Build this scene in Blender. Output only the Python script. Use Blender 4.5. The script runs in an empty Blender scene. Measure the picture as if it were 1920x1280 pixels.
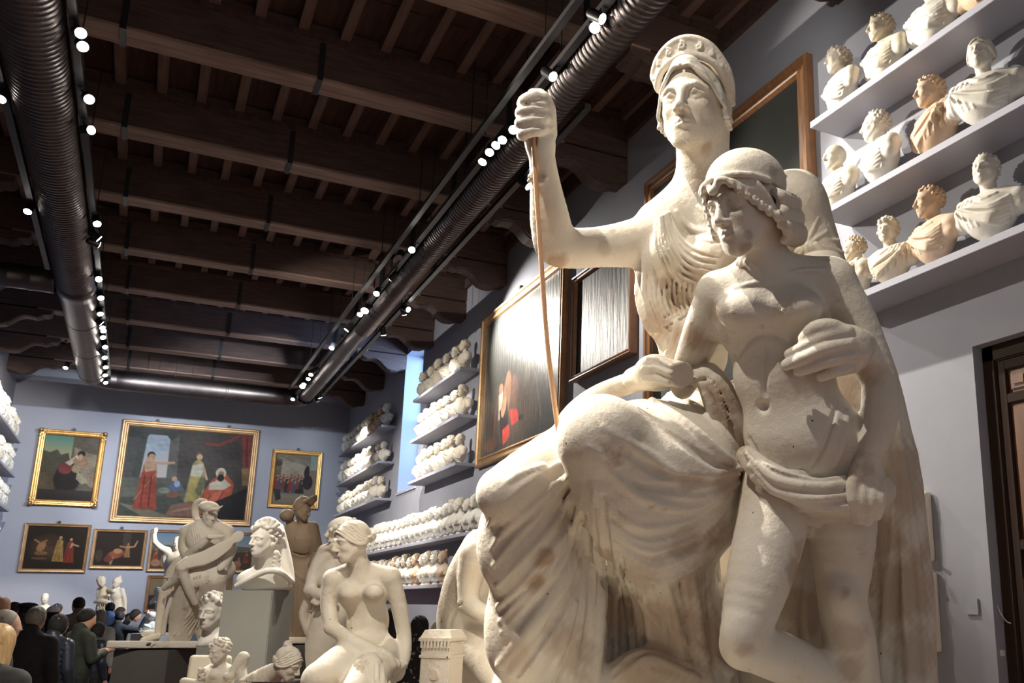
import bpy, bmesh, math, random
import numpy as np
from mathutils import Vector, Matrix
random.seed(7); RNG = np.random.default_rng(7)
SC = bpy.context.scene
COL = SC.collection

# ------------------------------------------------------------------ camera
FPX, CX, CY = 1716.0, 1255.4, 716.6          # focal length and principal point in pixels of the 1920x1280 frame
CAMZ = 1.62
YAW, PIT = math.radians(29.741), math.radians(13.433)
_f0 = np.array([math.sin(YAW), math.cos(YAW), 0]); _u0 = np.array([0, 0, 1.0])
CR = np.array([math.cos(YAW), -math.sin(YAW), 0])              # camera right
CF = math.cos(PIT) * _f0 + math.sin(PIT) * _u0                 # camera forward
CU = -math.sin(PIT) * _f0 + math.cos(PIT) * _u0                # camera up
CO = np.array([0, 0, CAMZ])

def ray(u, v): return CF + CR * ((u - CX) / FPX) - CU * ((v - CY) / FPX)
def P(u, v, t): return CO + ray(u, v) * t                      # a point seen at pixel u,v at depth t
def on(ax, val, u, v):                                         # where the sight line meets the plane axis = val
    d = ray(u, v); return CO + d * ((val - CO[ax]) / d[ax])
def depth(p): return float(np.dot(np.asarray(p) - CO, CF))

cam = bpy.data.objects.new('camera', bpy.data.cameras.new('camera')); COL.objects.link(cam)
cam.matrix_world = Matrix(((CR[0], CU[0], -CF[0], 0), (CR[1], CU[1], -CF[1], 0), (CR[2], CU[2], -CF[2], CAMZ), (0, 0, 0, 1)))
cam.data.sensor_width = 36; cam.data.lens = 36 * FPX / 1920
cam.data.shift_x = -(CX - 960) / 1920; cam.data.shift_y = (CY - 640) / 1920
cam.data.clip_start = .05; cam.data.clip_end = 200
SC.camera = cam

# ------------------------------------------------------------------ objects
def tag(o, label=None, cat=None, group=None, kind=None):
    if label: o['label'] = label
    if cat: o['category'] = cat
    if group: o['group'] = group
    if kind: o['kind'] = kind
    return o
def empty(name, loc, label=None, cat=None, group=None, rz=0):
    o = bpy.data.objects.new(name, None); COL.objects.link(o)
    o.location = loc; o.rotation_euler = (0, 0, rz); o.empty_display_size = .1
    return tag(o, label, cat, group)
def link(name, me, mat, parent=None, world=False):
    o = bpy.data.objects.new(name, me); COL.objects.link(o)
    if mat is not None and not me.materials: me.materials.append(mat)
    if parent is not None:
        o.parent = parent
        if world: o.matrix_parent_inverse = (Matrix.Translation(parent.location) @ parent.rotation_euler.to_matrix().to_4x4()).inverted()
    return o
def mesh_np(name, V, F, smooth=True):
    V = np.asarray(V, np.float32); F = np.asarray(F, np.int32)
    me = bpy.data.meshes.new(name); n = F.shape[1]
    me.vertices.add(len(V)); me.vertices.foreach_set('co', V.ravel())
    me.loops.add(F.size); me.loops.foreach_set('vertex_index', F.ravel())
    me.polygons.add(len(F)); me.polygons.foreach_set('loop_start', np.arange(0, F.size, n, dtype=np.int32))
    me.update(calc_edges=True)
    if smooth: me.polygons.foreach_set('use_smooth', np.ones(len(F), bool))
    return me

class MB:
    """collects simple shapes into one mesh"""
    def __init__(s): s.v = []; s.f = []; s.sm = []
    def add(s, v, f, smooth=False):
        b = len(s.v); s.v += [tuple(map(float, p)) for p in v]; s.f += [tuple(b + i for i in q) for q in f]; s.sm += [smooth] * len(f); return s
    def box(s, lo, hi):
        x0, y0, z0 = lo; x1, y1, z1 = hi
        return s.add([(x0, y0, z0), (x1, y0, z0), (x1, y1, z0), (x0, y1, z0), (x0, y0, z1), (x1, y0, z1), (x1, y1, z1), (x0, y1, z1)],
                     [(0, 3, 2, 1), (4, 5, 6, 7), (0, 1, 5, 4), (1, 2, 6, 5), (2, 3, 7, 6), (3, 0, 4, 7)])
    def rev(s, prof, a, b, n=24, smooth=True, cap=True):
        """profile [(r, d)] turned about the line from a towards b (d in metres from a)"""
        a = Vector(a); ax = (Vector(b) - a).normalized()
        p = ax.orthogonal().normalized(); q = ax.cross(p)
        v = []
        for r, d in prof:
            for i in range(n):
                t = 2 * math.pi * i / n; v.append(a + ax * d + (p * math.cos(t) + q * math.sin(t)) * r)
        f = [(k * n + i, k * n + (i + 1) % n, (k + 1) * n + (i + 1) % n, (k + 1) * n + i) for k in range(len(prof) - 1) for i in range(n)]
        s.add(v, f, smooth)
        if cap:
            m = len(prof) - 1
            s.add(v[:n], [tuple(range(n - 1, -1, -1))]); s.add(v[m * n:], [tuple(range(n))])
        return s
    def cyl(s, a, b, r, n=16, r2=None):
        L = (Vector(b) - Vector(a)).length
        return s.rev([(r, 0), (r if r2 is None else r2, L)], a, b, n)
    def tube(s, pts, r, n=12):
        for a, b in zip(pts[:-1], pts[1:]): s.cyl(a, b, r, n)
        return s
    def prism(s, poly, ax, a0, a1):
        """polygon in the two other axes (cyclic order), extruded along axis ax"""
        def mk(p, t):
            c = [0, 0, 0]; c[ax] = t; c[(ax + 1) % 3] = p[0]; c[(ax + 2) % 3] = p[1]; return c
        n = len(poly)
        return s.add([mk(p, a0) for p in poly] + [mk(p, a1) for p in poly],
                     [tuple(range(n - 1, -1, -1)), tuple(range(n, 2 * n))] + [(i, (i + 1) % n, n + (i + 1) % n, n + i) for i in range(n)])
    def mesh(s, name, bev=0):
        me = bpy.data.meshes.new(name); me.from_pydata(s.v, [], s.f)
        me.polygons.foreach_set('use_smooth', s.sm); me.update()
        bm = bmesh.new(); bm.from_mesh(me); bmesh.ops.recalc_face_normals(bm, faces=bm.faces)
        if bev: bmesh.ops.bevel(bm, geom=bm.edges[:], offset=bev, segments=2, affect='EDGES', clamp_overlap=True)
        bm.to_mesh(me); bm.free(); return me
    def build(s, name, mat, parent=None, bev=0, world=False):
        return link(name, s.mesh(name, bev), mat, parent, world)
def copy_tree(o, parent=None):
    c = o.copy(); COL.objects.link(c)
    if parent is not None: c.parent = parent
    for ch in list(o.children): copy_tree(ch, c)
    return c

# ------------------------------------------------------------------ materials
def mat(name, col, rough=.6, metal=0, col2=None, scale=6., detail=6, bump=0, bscale=40., stretch=None, lo=.35, hi=.65, spec=.5, emit=None, estr=0, coat=0, extra=None):
    m = bpy.data.materials.new(name); m.use_nodes = True
    N = m.node_tree.nodes; L = m.node_tree.links; b = N['Principled BSDF']
    c4 = lambda c: (*c, 1)
    b.inputs['Base Color'].default_value = c4(col); b.inputs['Roughness'].default_value = rough; b.inputs['Metallic'].default_value = metal
    b.inputs['Specular IOR Level'].default_value = spec; b.inputs['Coat Weight'].default_value = coat
    tc = N.new('ShaderNodeTexCoord'); src = tc.outputs['Object']
    if stretch:
        mp = N.new('ShaderNodeMapping'); mp.inputs['Scale'].default_value = stretch; L.new(src, mp.inputs['Vector']); src = mp.outputs['Vector']
    if col2 is not None:
        n = N.new('ShaderNodeTexNoise'); n.inputs['Scale'].default_value = scale; n.inputs['Detail'].default_value = detail; n.inputs['Roughness'].default_value = .62
        L.new(src, n.inputs['Vector'])
        r = N.new('ShaderNodeValToRGB'); r.color_ramp.elements[0].position = lo; r.color_ramp.elements[1].position = hi
        r.color_ramp.elements[0].color = c4(col); r.color_ramp.elements[1].color = c4(col2)
        L.new(n.outputs['Fac'], r.inputs['Fac']); L.new(r.outputs['Color'], b.inputs['Base Color'])
    if bump:
        n2 = N.new('ShaderNodeTexNoise'); n2.inputs['Scale'].default_value = bscale; n2.inputs['Detail'].default_value = 5; L.new(src, n2.inputs['Vector'])
        bp = N.new('ShaderNodeBump'); bp.inputs['Strength'].default_value = bump; bp.inputs['Distance'].default_value = .01
        L.new(n2.outputs['Fac'], bp.inputs['Height']); L.new(bp.outputs['Normal'], b.inputs['Normal'])
    if emit: b.inputs['Emission Color'].default_value = c4(emit); b.inputs['Emission Strength'].default_value = estr
    return m

def plaster(name, base, stain, brown, amount=.5, pits=True, bump=.25, rough=.62, sc=1.):
    """old plaster cast: cream body, broad ochre stains, small brown patches and dark pin holes"""
    m = bpy.data.materials.new(name); m.use_nodes = True
    N = m.node_tree.nodes; L = m.node_tree.links; b = N['Principled BSDF']; b.inputs['Roughness'].default_value = rough; b.inputs['Specular IOR Level'].default_value = .3
    tc = N.new('ShaderNodeTexCoord'); oi = N.new('ShaderNodeObjectInfo')
    off = N.new('ShaderNodeVectorMath'); off.operation = 'MULTIPLY_ADD'; off.inputs[1].default_value = (1, 1, 1)
    sh = N.new('ShaderNodeVectorMath'); sh.operation = 'SCALE'; sh.inputs[0].default_value = (5.1, 8.7, 2.9); L.new(oi.outputs['Random'], sh.inputs['Scale'])
    L.new(tc.outputs['Object'], off.inputs[0]); L.new(sh.outputs[0], off.inputs[2])
    def noise(s, d=6, r=.6):
        n = N.new('ShaderNodeTexNoise'); n.inputs['Scale'].default_value = s * sc; n.inputs['Detail'].default_value = d; n.inputs['Roughness'].default_value = r
        L.new(off.outputs[0], n.inputs['Vector']); return n.outputs['Fac']
    def ramp(x, p0, p1):
        r = N.new('ShaderNodeMapRange'); r.inputs['From Min'].default_value = p0; r.inputs['From Max'].default_value = p1; L.new(x, r.inputs['Value']); return r.outputs['Result']
    def mix(f, a, c):
        x = N.new('ShaderNodeMix'); x.data_type = 'RGBA'; L.new(f, x.inputs['Factor'])
        for s, k in ((a, 'A'), (c, 'B')):
            i = [q for q in x.inputs if q.name == k and q.type == 'RGBA'][0]
            if isinstance(s, tuple): i.default_value = (*s, 1)
            else: L.new(s, i)
        return [q for q in x.outputs if q.type == 'RGBA'][0]
    c = mix(ramp(noise(2.2), .42, .66), base, stain)
    c = mix(ramp(noise(4.7, 9, .7), .70 - .14 * amount, .80 - .08 * amount), c, brown)
    if pits:
        vo = N.new('ShaderNodeTexVoronoi'); vo.inputs['Scale'].default_value = 13 * sc; L.new(off.outputs[0], vo.inputs['Vector'])
        th = ramp(noise(3.1, 2), .50, .62)
        mm = N.new('ShaderNodeMath'); mm.operation = 'MULTIPLY'; mm.inputs[1].default_value = .07; L.new(th, mm.inputs[0])
        ls = N.new('ShaderNodeMath'); ls.operation = 'LESS_THAN'; L.new(vo.outputs['Distance'], ls.inputs[0]); L.new(mm.outputs[0], ls.inputs[1])
        c = mix(ls.outputs[0], c, (.06, .035, .02))
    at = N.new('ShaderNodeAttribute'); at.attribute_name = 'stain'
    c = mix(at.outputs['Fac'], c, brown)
    L.new(c, b.inputs['Base Color'])
    bp = N.new('ShaderNodeBump'); bp.inputs['Strength'].default_value = bump; bp.inputs['Distance'].default_value = .008
    L.new(noise(34, 6, .65), bp.inputs['Height'])
    b2 = N.new('ShaderNodeBump'); b2.inputs['Strength'].default_value = bump * .9; b2.inputs['Distance'].default_value = .02; L.new(noise(9, 5, .6), b2.inputs['Height'])
    L.new(bp.outputs['Normal'], b2.inputs['Normal']); L.new(b2.outputs['Normal'], b.inputs['Normal'])
    return m

# ------------------------------------------------------------------ implicit sculpting
class Field:
    """signed distance grid: clay that is added to and carved, then meshed"""
    def __init__(s, lo, hi, h, fr=None):
        s.lo = np.array(lo, np.float32); s.h = h
        s.n = np.maximum(np.ceil((np.array(hi) - s.lo) / h).astype(int) + 1, 4)
        s.d = np.full(s.n, .15, np.float32); s.fr = fr
    def _sub(s, mn, mx):
        a = np.clip(np.floor((np.asarray(mn) - s.lo) / s.h).astype(int), 0, s.n); b = np.clip(np.ceil((np.asarray(mx) - s.lo) / s.h).astype(int) + 1, 0, s.n)
        if np.any(b <= a): return None, None
        g = [(s.lo[i] + s.h * np.arange(a[i], b[i], dtype=np.float32)).reshape([-1 if j == i else 1 for j in range(3)]) for i in range(3)]
        return tuple(slice(a[i], b[i]) for i in range(3)), g
    def _mix(s, sl, d, k, op):
        A = s.d[sl]
        if op == 'u':
            if k > 0:
                hh = np.maximum(k - np.abs(A - d), 0); s.d[sl] = np.minimum(A, d) - hh * hh * (.25 / k)
            else: s.d[sl] = np.minimum(A, d)
        else:
            d = -d
            if k > 0:
                hh = np.maximum(k - np.abs(A - d), 0); s.d[sl] = np.maximum(A, d) + hh * hh * (.25 / k)
            else: s.d[sl] = np.maximum(A, d)
    def cap(s, pts, rad, k=.02, op='u'):
        pts = np.atleast_2d(np.asarray(pts, np.float32)); n = len(pts)
        rad = np.full(n, rad, np.float32) if np.isscalar(rad) else np.interp(np.linspace(0, 1, n), np.linspace(0, 1, len(rad)), rad).astype(np.float32)
        m = float(rad.max()) + k + 2.5 * s.h
        sl, g = s._sub(pts.min(0) - m, pts.max(0) + m)
        if sl is None: return s
        if n > 3:   # long chains: segment boxes, gathered into one distance first
            best = np.full(s.d[sl].shape, 9., np.float32); o = [q.start for q in sl]
            for i in range(n - 1):
                r = max(rad[i], rad[i + 1]) + k + 2.5 * s.h
                s2, g2 = s._sub(np.minimum(pts[i], pts[i + 1]) - r, np.maximum(pts[i], pts[i + 1]) + r)
                if s2 is None: continue
                t2 = tuple(slice(q.start - o[j], q.stop - o[j]) for j, q in enumerate(s2))
                best[t2] = np.minimum(best[t2], s._seg(g2, pts[i], pts[i + 1], rad[i], rad[i + 1]))
            s._mix(sl, best, k, op)
        else:
            best = None
            for i in range(max(n - 1, 1)):
                e = s._seg(g, pts[i], pts[min(i + 1, n - 1)], rad[i], rad[min(i + 1, n - 1)])
                best = e if best is None else np.minimum(best, e)
            s._mix(sl, best, k, op)
        return s
    @staticmethod
    def _seg(g, a, b, ra, rb):
        ab = b - a; L = float((ab * ab).sum())
        x, y, z = g[0] - a[0], g[1] - a[1], g[2] - a[2]
        if L < 1e-10: return np.sqrt(x * x + y * y + z * z) - ra
        t = np.clip((x * ab[0] + y * ab[1] + z * ab[2]) / L, 0, 1)
        x, y, z = x - t * ab[0], y - t * ab[1], z - t * ab[2]
        return np.sqrt(x * x + y * y + z * z) - (ra + t * (rb - ra))
    def ell(s, c, r, B=None, k=.03, op='u', box=False):
        """ellipsoid (or rounded box); B rows are its axes"""
        c = np.asarray(c, np.float32); r = np.asarray(r, np.float32); B = np.eye(3, dtype=np.float32) if B is None else np.asarray(B, np.float32)
        e = np.sqrt(((B * r[:, None]) ** 2).sum(0)) * (1.0 if not box else 1.75) + k + 2.5 * s.h
        sl, g = s._sub(c - e, c + e)
        if sl is None: return s
        x, y, z = g[0] - c[0], g[1] - c[1], g[2] - c[2]
        q = [B[i, 0] * x + B[i, 1] * y + B[i, 2] * z for i in range(3)]
        if box:
            rr = float(r.min()) * .25
            w = [np.abs(q[i]) - (r[i] - rr) for i in range(3)]
            d = np.sqrt(sum(np.maximum(a, 0) ** 2 for a in w)) + np.minimum(np.maximum(np.maximum(w[0], w[1]), w[2]), 0) - rr
        else:
            k0 = np.sqrt(sum((q[i] / r[i]) ** 2 for i in range(3))); k1 = np.sqrt(sum((q[i] / r[i] ** 2) ** 2 for i in range(3)))
            d = k0 * (k0 - 1) / np.maximum(k1, 1e-6)
        s._mix(sl, d, k, op); return s
    def cut(s, pt, nrm, k=.004):
        """flat cut: removes what lies on the side the normal points to"""
        g = [(s.lo[i] + s.h * np.arange(s.n[i], dtype=np.float32)).reshape([-1 if j == i else 1 for j in range(3)]) for i in range(3)]
        nrm = np.asarray(nrm, float) / np.linalg.norm(nrm)
        d = sum((g[i] - pt[i]) * nrm[i] for i in range(3))
        s.d = np.maximum(s.d, d.astype(np.float32)); return s
    # sampling and tracing
    def at(s, p):
        q = (np.asarray(p, float) - s.lo) / s.h
        i = np.clip(np.floor(q).astype(int), 0, s.n - 2); f = np.clip(q - i, 0, 1)
        D = s.d[i[0]:i[0] + 2, i[1]:i[1] + 2, i[2]:i[2] + 2]
        D = D[0] * (1 - f[0]) + D[1] * f[0]; D = D[0] * (1 - f[1]) + D[1] * f[1]; return float(D[0] * (1 - f[2]) + D[1] * f[2])
    def grad(s, p):
        e = s.h * 1.5
        g = np.array([s.at(p + v) - s.at(p - v) for v in np.eye(3) * e]); return g / (np.linalg.norm(g) + 1e-9)
    def inside(s, p): return np.all(p >= s.lo) and np.all(p <= s.lo + s.h * (s.n - 1))
    def hit(s, o, dr, t0, t1):
        dr = np.asarray(dr, float); L = np.linalg.norm(dr); t = t0
        while t < t1:
            p = o + dr * t
            if s.inside(p):
                d = s.at(p)
                if d < .0015: return t
                t += max(d * .7, .003) / L
            else: t += .02
        return None
    def stroke(s, px, r, k=None, op='u', lift=0., t0=1., t1=60.):
        """a fold laid along the surface, its course given in frame pixels; r in pixels (list = along the course)"""
        pts = []; ts = []
        uv = np.array(px, float); m = max(2, int(np.hypot(*np.diff(uv, axis=0).T).sum() / s.px * 1))
        uu = smooth_line(uv, m)
        for u, v in uu:
            d = ray(u, v); t = s.hit(CO, d, t0, t1); ts.append(np.nan if t is None else t)
        ts = np.array(ts)
        if np.isnan(ts).all(): return s
        ok = ~np.isnan(ts); ts = np.interp(np.arange(m), np.arange(m)[ok], ts[ok])
        fi, la = np.flatnonzero(ok)[[0, -1]]
        if m > 4:
            kk = np.array([1, 2, 3, 2, 1.]) / 9; ts = np.convolve(np.pad(ts, 2, 'edge'), kk, 'valid')
        rr = np.interp(np.linspace(0, 1, m), np.linspace(0, 1, len(np.atleast_1d(r))), np.atleast_1d(r)) * ts / FPX
        pts = np.array([CO + ray(*uu[i]) * (ts[i] + rr[i] * (.45 if op == 'u' else -.35) - lift) for i in range(fi, la + 1)]); rr = rr[fi:la + 1]
        kk = k if k is not None else float(rr.mean()) * 1.1
        s.cap(pts, rr, kk, op); return s
    px = 14.
    def mesh(s, name, origin=(0, 0, 0)):
        d = s.d.copy(); d[0] = d[-1] = np.abs(d[0]) + s.h; d[:, 0] = d[:, -1] = s.h; d[:, :, 0] = d[:, :, -1] = s.h
        ins = d < 0
        c = np.zeros(tuple(np.array(d.shape) - 1), np.uint8)
        for i in (0, 1):
            for j in (0, 1):
                for l in (0, 1): c += ins[i:ins.shape[0] - 1 + i, j:ins.shape[1] - 1 + j, l:ins.shape[2] - 1 + l]
        act = (c > 0) & (c < 8); idx = np.argwhere(act); n = len(idx)
        num = np.full(act.shape, -1, np.int32); num[act] = np.arange(n)
        pos = np.zeros((n, 3), np.float32); cnt = np.zeros(n, np.float32)
        cs = [(a, b, e) for a in (0, 1) for b in (0, 1) for e in (0, 1)]
        val = {q: d[idx[:, 0] + q[0], idx[:, 1] + q[1], idx[:, 2] + q[2]] for q in cs}
        for q in cs:
            for ax in range(3):
                if q[ax]: continue
                w = list(q); w[ax] = 1; w = tuple(w); a, b = val[q], val[w]
                m = (a < 0) != (b < 0); t = np.where(m, a / np.where(m, a - b, 1), 0)
                p = np.zeros((n, 3), np.float32) + np.array(q, np.float32); p[:, ax] = t
                pos += p * m[:, None]; cnt += m
        pos = pos / np.maximum(cnt, 1)[:, None] + idx
        V = pos * s.h + s.lo - np.asarray(origin, np.float32)
        Q = []
        for ax in range(3):
            a = [slice(1, -1)] * 3; a[ax] = slice(0, -1); b = list(a); b[ax] = slice(1, None)
            A = ins[tuple(a)]; B = ins[tuple(b)]; e = np.argwhere(A != B); flip = A[tuple(e.T)]
            e = e + 1; e[:, ax] -= 1
            o1, o2 = (ax + 1) % 3, (ax + 2) % 3
            def cell(da, db):
                q = e.copy(); q[:, o1] -= da; q[:, o2] -= db; return num[tuple(q.T)]
            quad = np.stack([cell(1, 1), cell(0, 1), cell(0, 0), cell(1, 0)], 1)
            quad[~flip] = quad[~flip][:, ::-1]; Q.append(quad)
        Q = np.concatenate(Q); Q = Q[(Q >= 0).all(1)]
        used = np.zeros(n, bool); used[Q.ravel()] = True; re = np.cumsum(used) - 1
        return mesh_np(name, V[used], re[Q])
    def build(s, name, m, parent=None, origin=None, world=True):
        o = np.zeros(3) if parent is None and origin is None else (np.array(parent.location) if parent is not None else np.asarray(origin))
        ob = link(name, s.mesh(name, o), m, parent)
        if parent is None: ob.location = o
        return ob

def add_brown_patches(ob, F, spots):
    """brown stains and patches on the plaster: places given where they are seen, spread over the surface around"""
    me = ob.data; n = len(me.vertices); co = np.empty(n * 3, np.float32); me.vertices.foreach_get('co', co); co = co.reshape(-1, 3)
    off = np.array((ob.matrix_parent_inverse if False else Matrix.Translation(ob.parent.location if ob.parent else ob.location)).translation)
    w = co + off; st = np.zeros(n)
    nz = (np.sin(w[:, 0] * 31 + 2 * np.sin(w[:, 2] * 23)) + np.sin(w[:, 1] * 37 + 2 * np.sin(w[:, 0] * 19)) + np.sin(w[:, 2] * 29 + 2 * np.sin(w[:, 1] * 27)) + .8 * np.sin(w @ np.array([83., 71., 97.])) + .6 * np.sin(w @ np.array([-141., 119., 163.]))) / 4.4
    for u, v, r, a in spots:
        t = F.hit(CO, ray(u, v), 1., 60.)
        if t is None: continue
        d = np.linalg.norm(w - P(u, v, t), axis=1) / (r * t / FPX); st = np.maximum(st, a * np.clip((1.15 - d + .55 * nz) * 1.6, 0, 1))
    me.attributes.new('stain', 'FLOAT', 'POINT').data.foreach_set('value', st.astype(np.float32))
def smooth_line(uv, m):
    """Catmull-Rom through the given points, m samples evenly spaced"""
    uv = np.array(uv, float)
    if len(uv) == 2: return np.array([uv[0] + (uv[1] - uv[0]) * t for t in np.linspace(0, 1, m)])
    p = np.vstack([2 * uv[0] - uv[1], uv, 2 * uv[-1] - uv[-2]]); out = []
    for i in range(1, len(p) - 2):
        for t in np.linspace(0, 1, 12, endpoint=False):
            out.append(.5 * ((2 * p[i]) + (-p[i - 1] + p[i + 1]) * t + (2 * p[i - 1] - 5 * p[i] + 4 * p[i + 1] - p[i + 2]) * t * t + (-p[i - 1] + 3 * p[i] - 3 * p[i + 1] + p[i + 2]) * t ** 3))
    out.append(uv[-1]); out = np.array(out); L = np.r_[0, np.cumsum(np.linalg.norm(np.diff(out, axis=0), axis=1))]
    q = np.linspace(0, L[-1], m); return np.stack([np.interp(q, L, out[:, j]) for j in range(out.shape[1])], 1)

def basis(fwd, up=(0, 0, 1)):
    """rows right, forward, up of something facing fwd"""
    f = np.asarray(fwd, float); f = f / np.linalg.norm(f); r = np.cross(f, up); r = r / np.linalg.norm(r); return np.array([r, f, np.cross(r, f)])

def head(F, c, B, H, k=1., eyes=True, ears=True, female=False, neck=None, nose=1.):
    """a human head, H from chin to crown, eye line through c"""
    c = np.asarray(c, float); B = np.asarray(B, float)
    W = lambda x, y, z: c + (B[0] * x + B[1] * y + B[2] * z) * H
    E = lambda p, r, kk=.05, op='u', Bx=B: F.ell(W(*p), np.array(r) * H, Bx, kk * H * k, op)
    C = lambda pts, r, kk=.05, op='u': F.cap([W(*p) for p in pts], (np.array(r) if not np.isscalar(r) else r) * H, kk * H * k, op)
    j = .9 if female else 1.
    E((0, -.09, .13), (.315, .405, .365), .02)
    E((0, .07, -.06), (.265 * j, .29, .33), .1)
    C([(-.22 * j, .0, -.17), (-.09, .2, -.37), (.09, .2, -.37), (.22 * j, .0, -.17)], [.085, .075, .085], .12)
    E((0, .235, -.405), (.085, .085, .08), .08)
    for s in (-1, 1):
        E((s * .16 * j, .215, -.115), (.075, .085, .08), .09)
        C([(s * .05, .335, .065), (s * .13, .325, .08), (s * .215, .25, .045)], [.03, .032, .025], .06)
    for s in (-1, 1):
        E((s * .128, .37, -.01), (.085, .085, .052), .05, 'c')
        if eyes:
            E((s * .125, .262, -.012), (.062, .062, .055), .012)
            C([(s * .068, .312, .0), (s * .12, .333, .026), (s * .187, .28, .0)], .017, .018)
            C([(s * .07, .308, -.02), (s * .12, .318, -.045), (s * .185, .275, -.02)], .012, .018)
    C([(0, .33, .06), (0, .385, -.03), (0, .435 + .03 * (nose - 1), -.135)], [.036, .036, .044], .04)
    for s in (-1, 1): E((s * .047, .385, -.155), (.034, .045, .03), .03)
    for s in (-1, 1): E((s * .024, .42, -.182), (.014, .022, .012), .012, 'c')
    E((0, .245, -.268), (.13, .105, .11), .08)
    C([(-.075, .322, -.260), (-.028, .358, -.245), (0, .354, -.251), (.028, .358, -.245), (.075, .322, -.260)], [.010, .019, .020, .019, .010], .022)
    C([(-.066, .324, -.284), (0, .356, -.294), (.066, .324, -.284)], [.012, .026, .012], .026)
    C([(-.082, .335, -.269), (0, .383, -.271), (.082, .335, -.269)], [.005, .007, .005], .004, 'c')
    C([(-.06, .375, -.335), (.06, .375, -.335)], .022, .04, 'c')
    if ears:
        for s in (-1, 1):
            E((s * .285, -.045, -.045), (.032, .075, .115), .03)
            E((s * .315, -.03, -.04), (.02, .04, .07), .02, 'c')
    if neck is not None: F.cap([W(0, -.1, -.2), np.asarray(neck, float)], [.215 * H * j, .23 * H * j], .06 * H)
    return W
# ------------------------------------------------------------------ the hall
XL, XR, YF, YB, ZC = -3.2, 5.0, 27.9, -4.0, 7.95
M_wall = mat('lilac_grey_wall', (.265, .275, .325), .85, col2=(.285, .295, .345), scale=1.3, bump=.05, bscale=120)
M_shelf = mat('shelf_paint', (.36, .37, .44), .7)
M_wood = mat('dark_ceiling_wood', (.050, .028, .023), .7, col2=(.095, .056, .045), scale=3.5, detail=9, stretch=(.6, 6, 6), bump=.3, bscale=14)
M_wood2 = mat('lit_beam_wood', (.17, .10, .075), .75, col2=(.34, .235, .18), scale=2.2, detail=10, stretch=(.45, 5, 5), bump=.4, bscale=12)  # paler than the beam sides: light on the undersides is put into the colour
M_joist = mat('joist_wood', (.11, .058, .046), .75, col2=(.19, .115, .093), scale=2.2, detail=9, stretch=(5, .45, 5), bump=.3, bscale=12)
M_board = mat('ceiling_boards', (.040, .019, .015), .7, col2=(.085, .042, .030), scale=3, stretch=(5, .5, 1), bump=.2, bscale=20)
M_floor = mat('brown_floor', (.16, .075, .055), .35, col2=(.23, .12, .09), scale=2)
M_duct = mat('duct_metal', (.13, .11, .105), .42, 1.0, col2=(.17, .145, .14), scale=5)
M_black = mat('black_metal', (.012, .012, .014), .45)
M_rail = mat('grey_track', (.035, .034, .036), .5, .2)
M_gold = mat('gilt_frame', (.42, .25, .09), .38, .85, col2=(.55, .34, .13), scale=9, bump=.15, bscale=60)
M_gold2 = mat('dull_gilt_frame', (.30, .18, .085), .42, .55, col2=(.42, .26, .13), scale=6, bump=.1, bscale=50)
M_brown = mat('brown_wood_frame', (.19, .085, .035), .38, .0, col2=(.27, .13, .055), scale=5, stretch=(1, 6, 1))
M_door = mat('door_walnut', (.10, .040, .018), .5, col2=(.17, .075, .035), scale=4, detail=9, stretch=(5, 5, .5), bump=.12, bscale=20)
M_jamb = mat('dark_door_frame', (.030, .017, .012), .8, spec=.2)
M_white = mat('white_plastic', (.6, .6, .6), .4)
M_plinth = mat('grey_plinth', (.20, .20, .18), .7, col2=(.215, .215, .195), scale=2, spec=.3)
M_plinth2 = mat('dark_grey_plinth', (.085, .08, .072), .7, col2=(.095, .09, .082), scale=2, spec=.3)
M_lens = mat('lamp_glow', (1, 1, 1), .3, emit=(1, .93, .84), estr=30)
M_lens.cycles.emission_sampling = 'NONE'
M_lens_off = mat('lamp_glass_dim', (.25, .25, .27), .2)

def struct(o): o['kind'] = 'structure'; return o
struct(MB().box((XL - .5, YB, -.2), (XR + .6, YF + .5, 0)).build('floor', M_floor))
struct(MB().box((XL - .5, YB, 0), (XL, YF + .5, 8.1)).build('wall_left', M_wall))
struct(MB().box((XL, YF, 0), (XR, YF + .5, 8.1)).build('wall_far', M_wall))
# right wall with the tall window and the doorway
WY0, WY1, WZ0, WZ1 = 19.75, 21.35, 4.02, 7.30
DY0, DY1, DZ = 2.35, 4.395, 3.385
w = MB(); x0, x1 = XR, XR + .6
w.box((x0, YB, 0), (x1, DY0, 8.1)).box((x0, DY0, DZ), (x1, DY1, 8.1)).box((x0, DY1, 0), (x1, WY0, 8.1))
w.box((x0, WY0, 0), (x1, WY1, WZ0)).box((x0, WY0, WZ1), (x1, WY1, 8.1)).box((x0, WY1, 0), (x1, YF + .5, 8.1))
struct(w.build('wall_right', M_wall))
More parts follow.
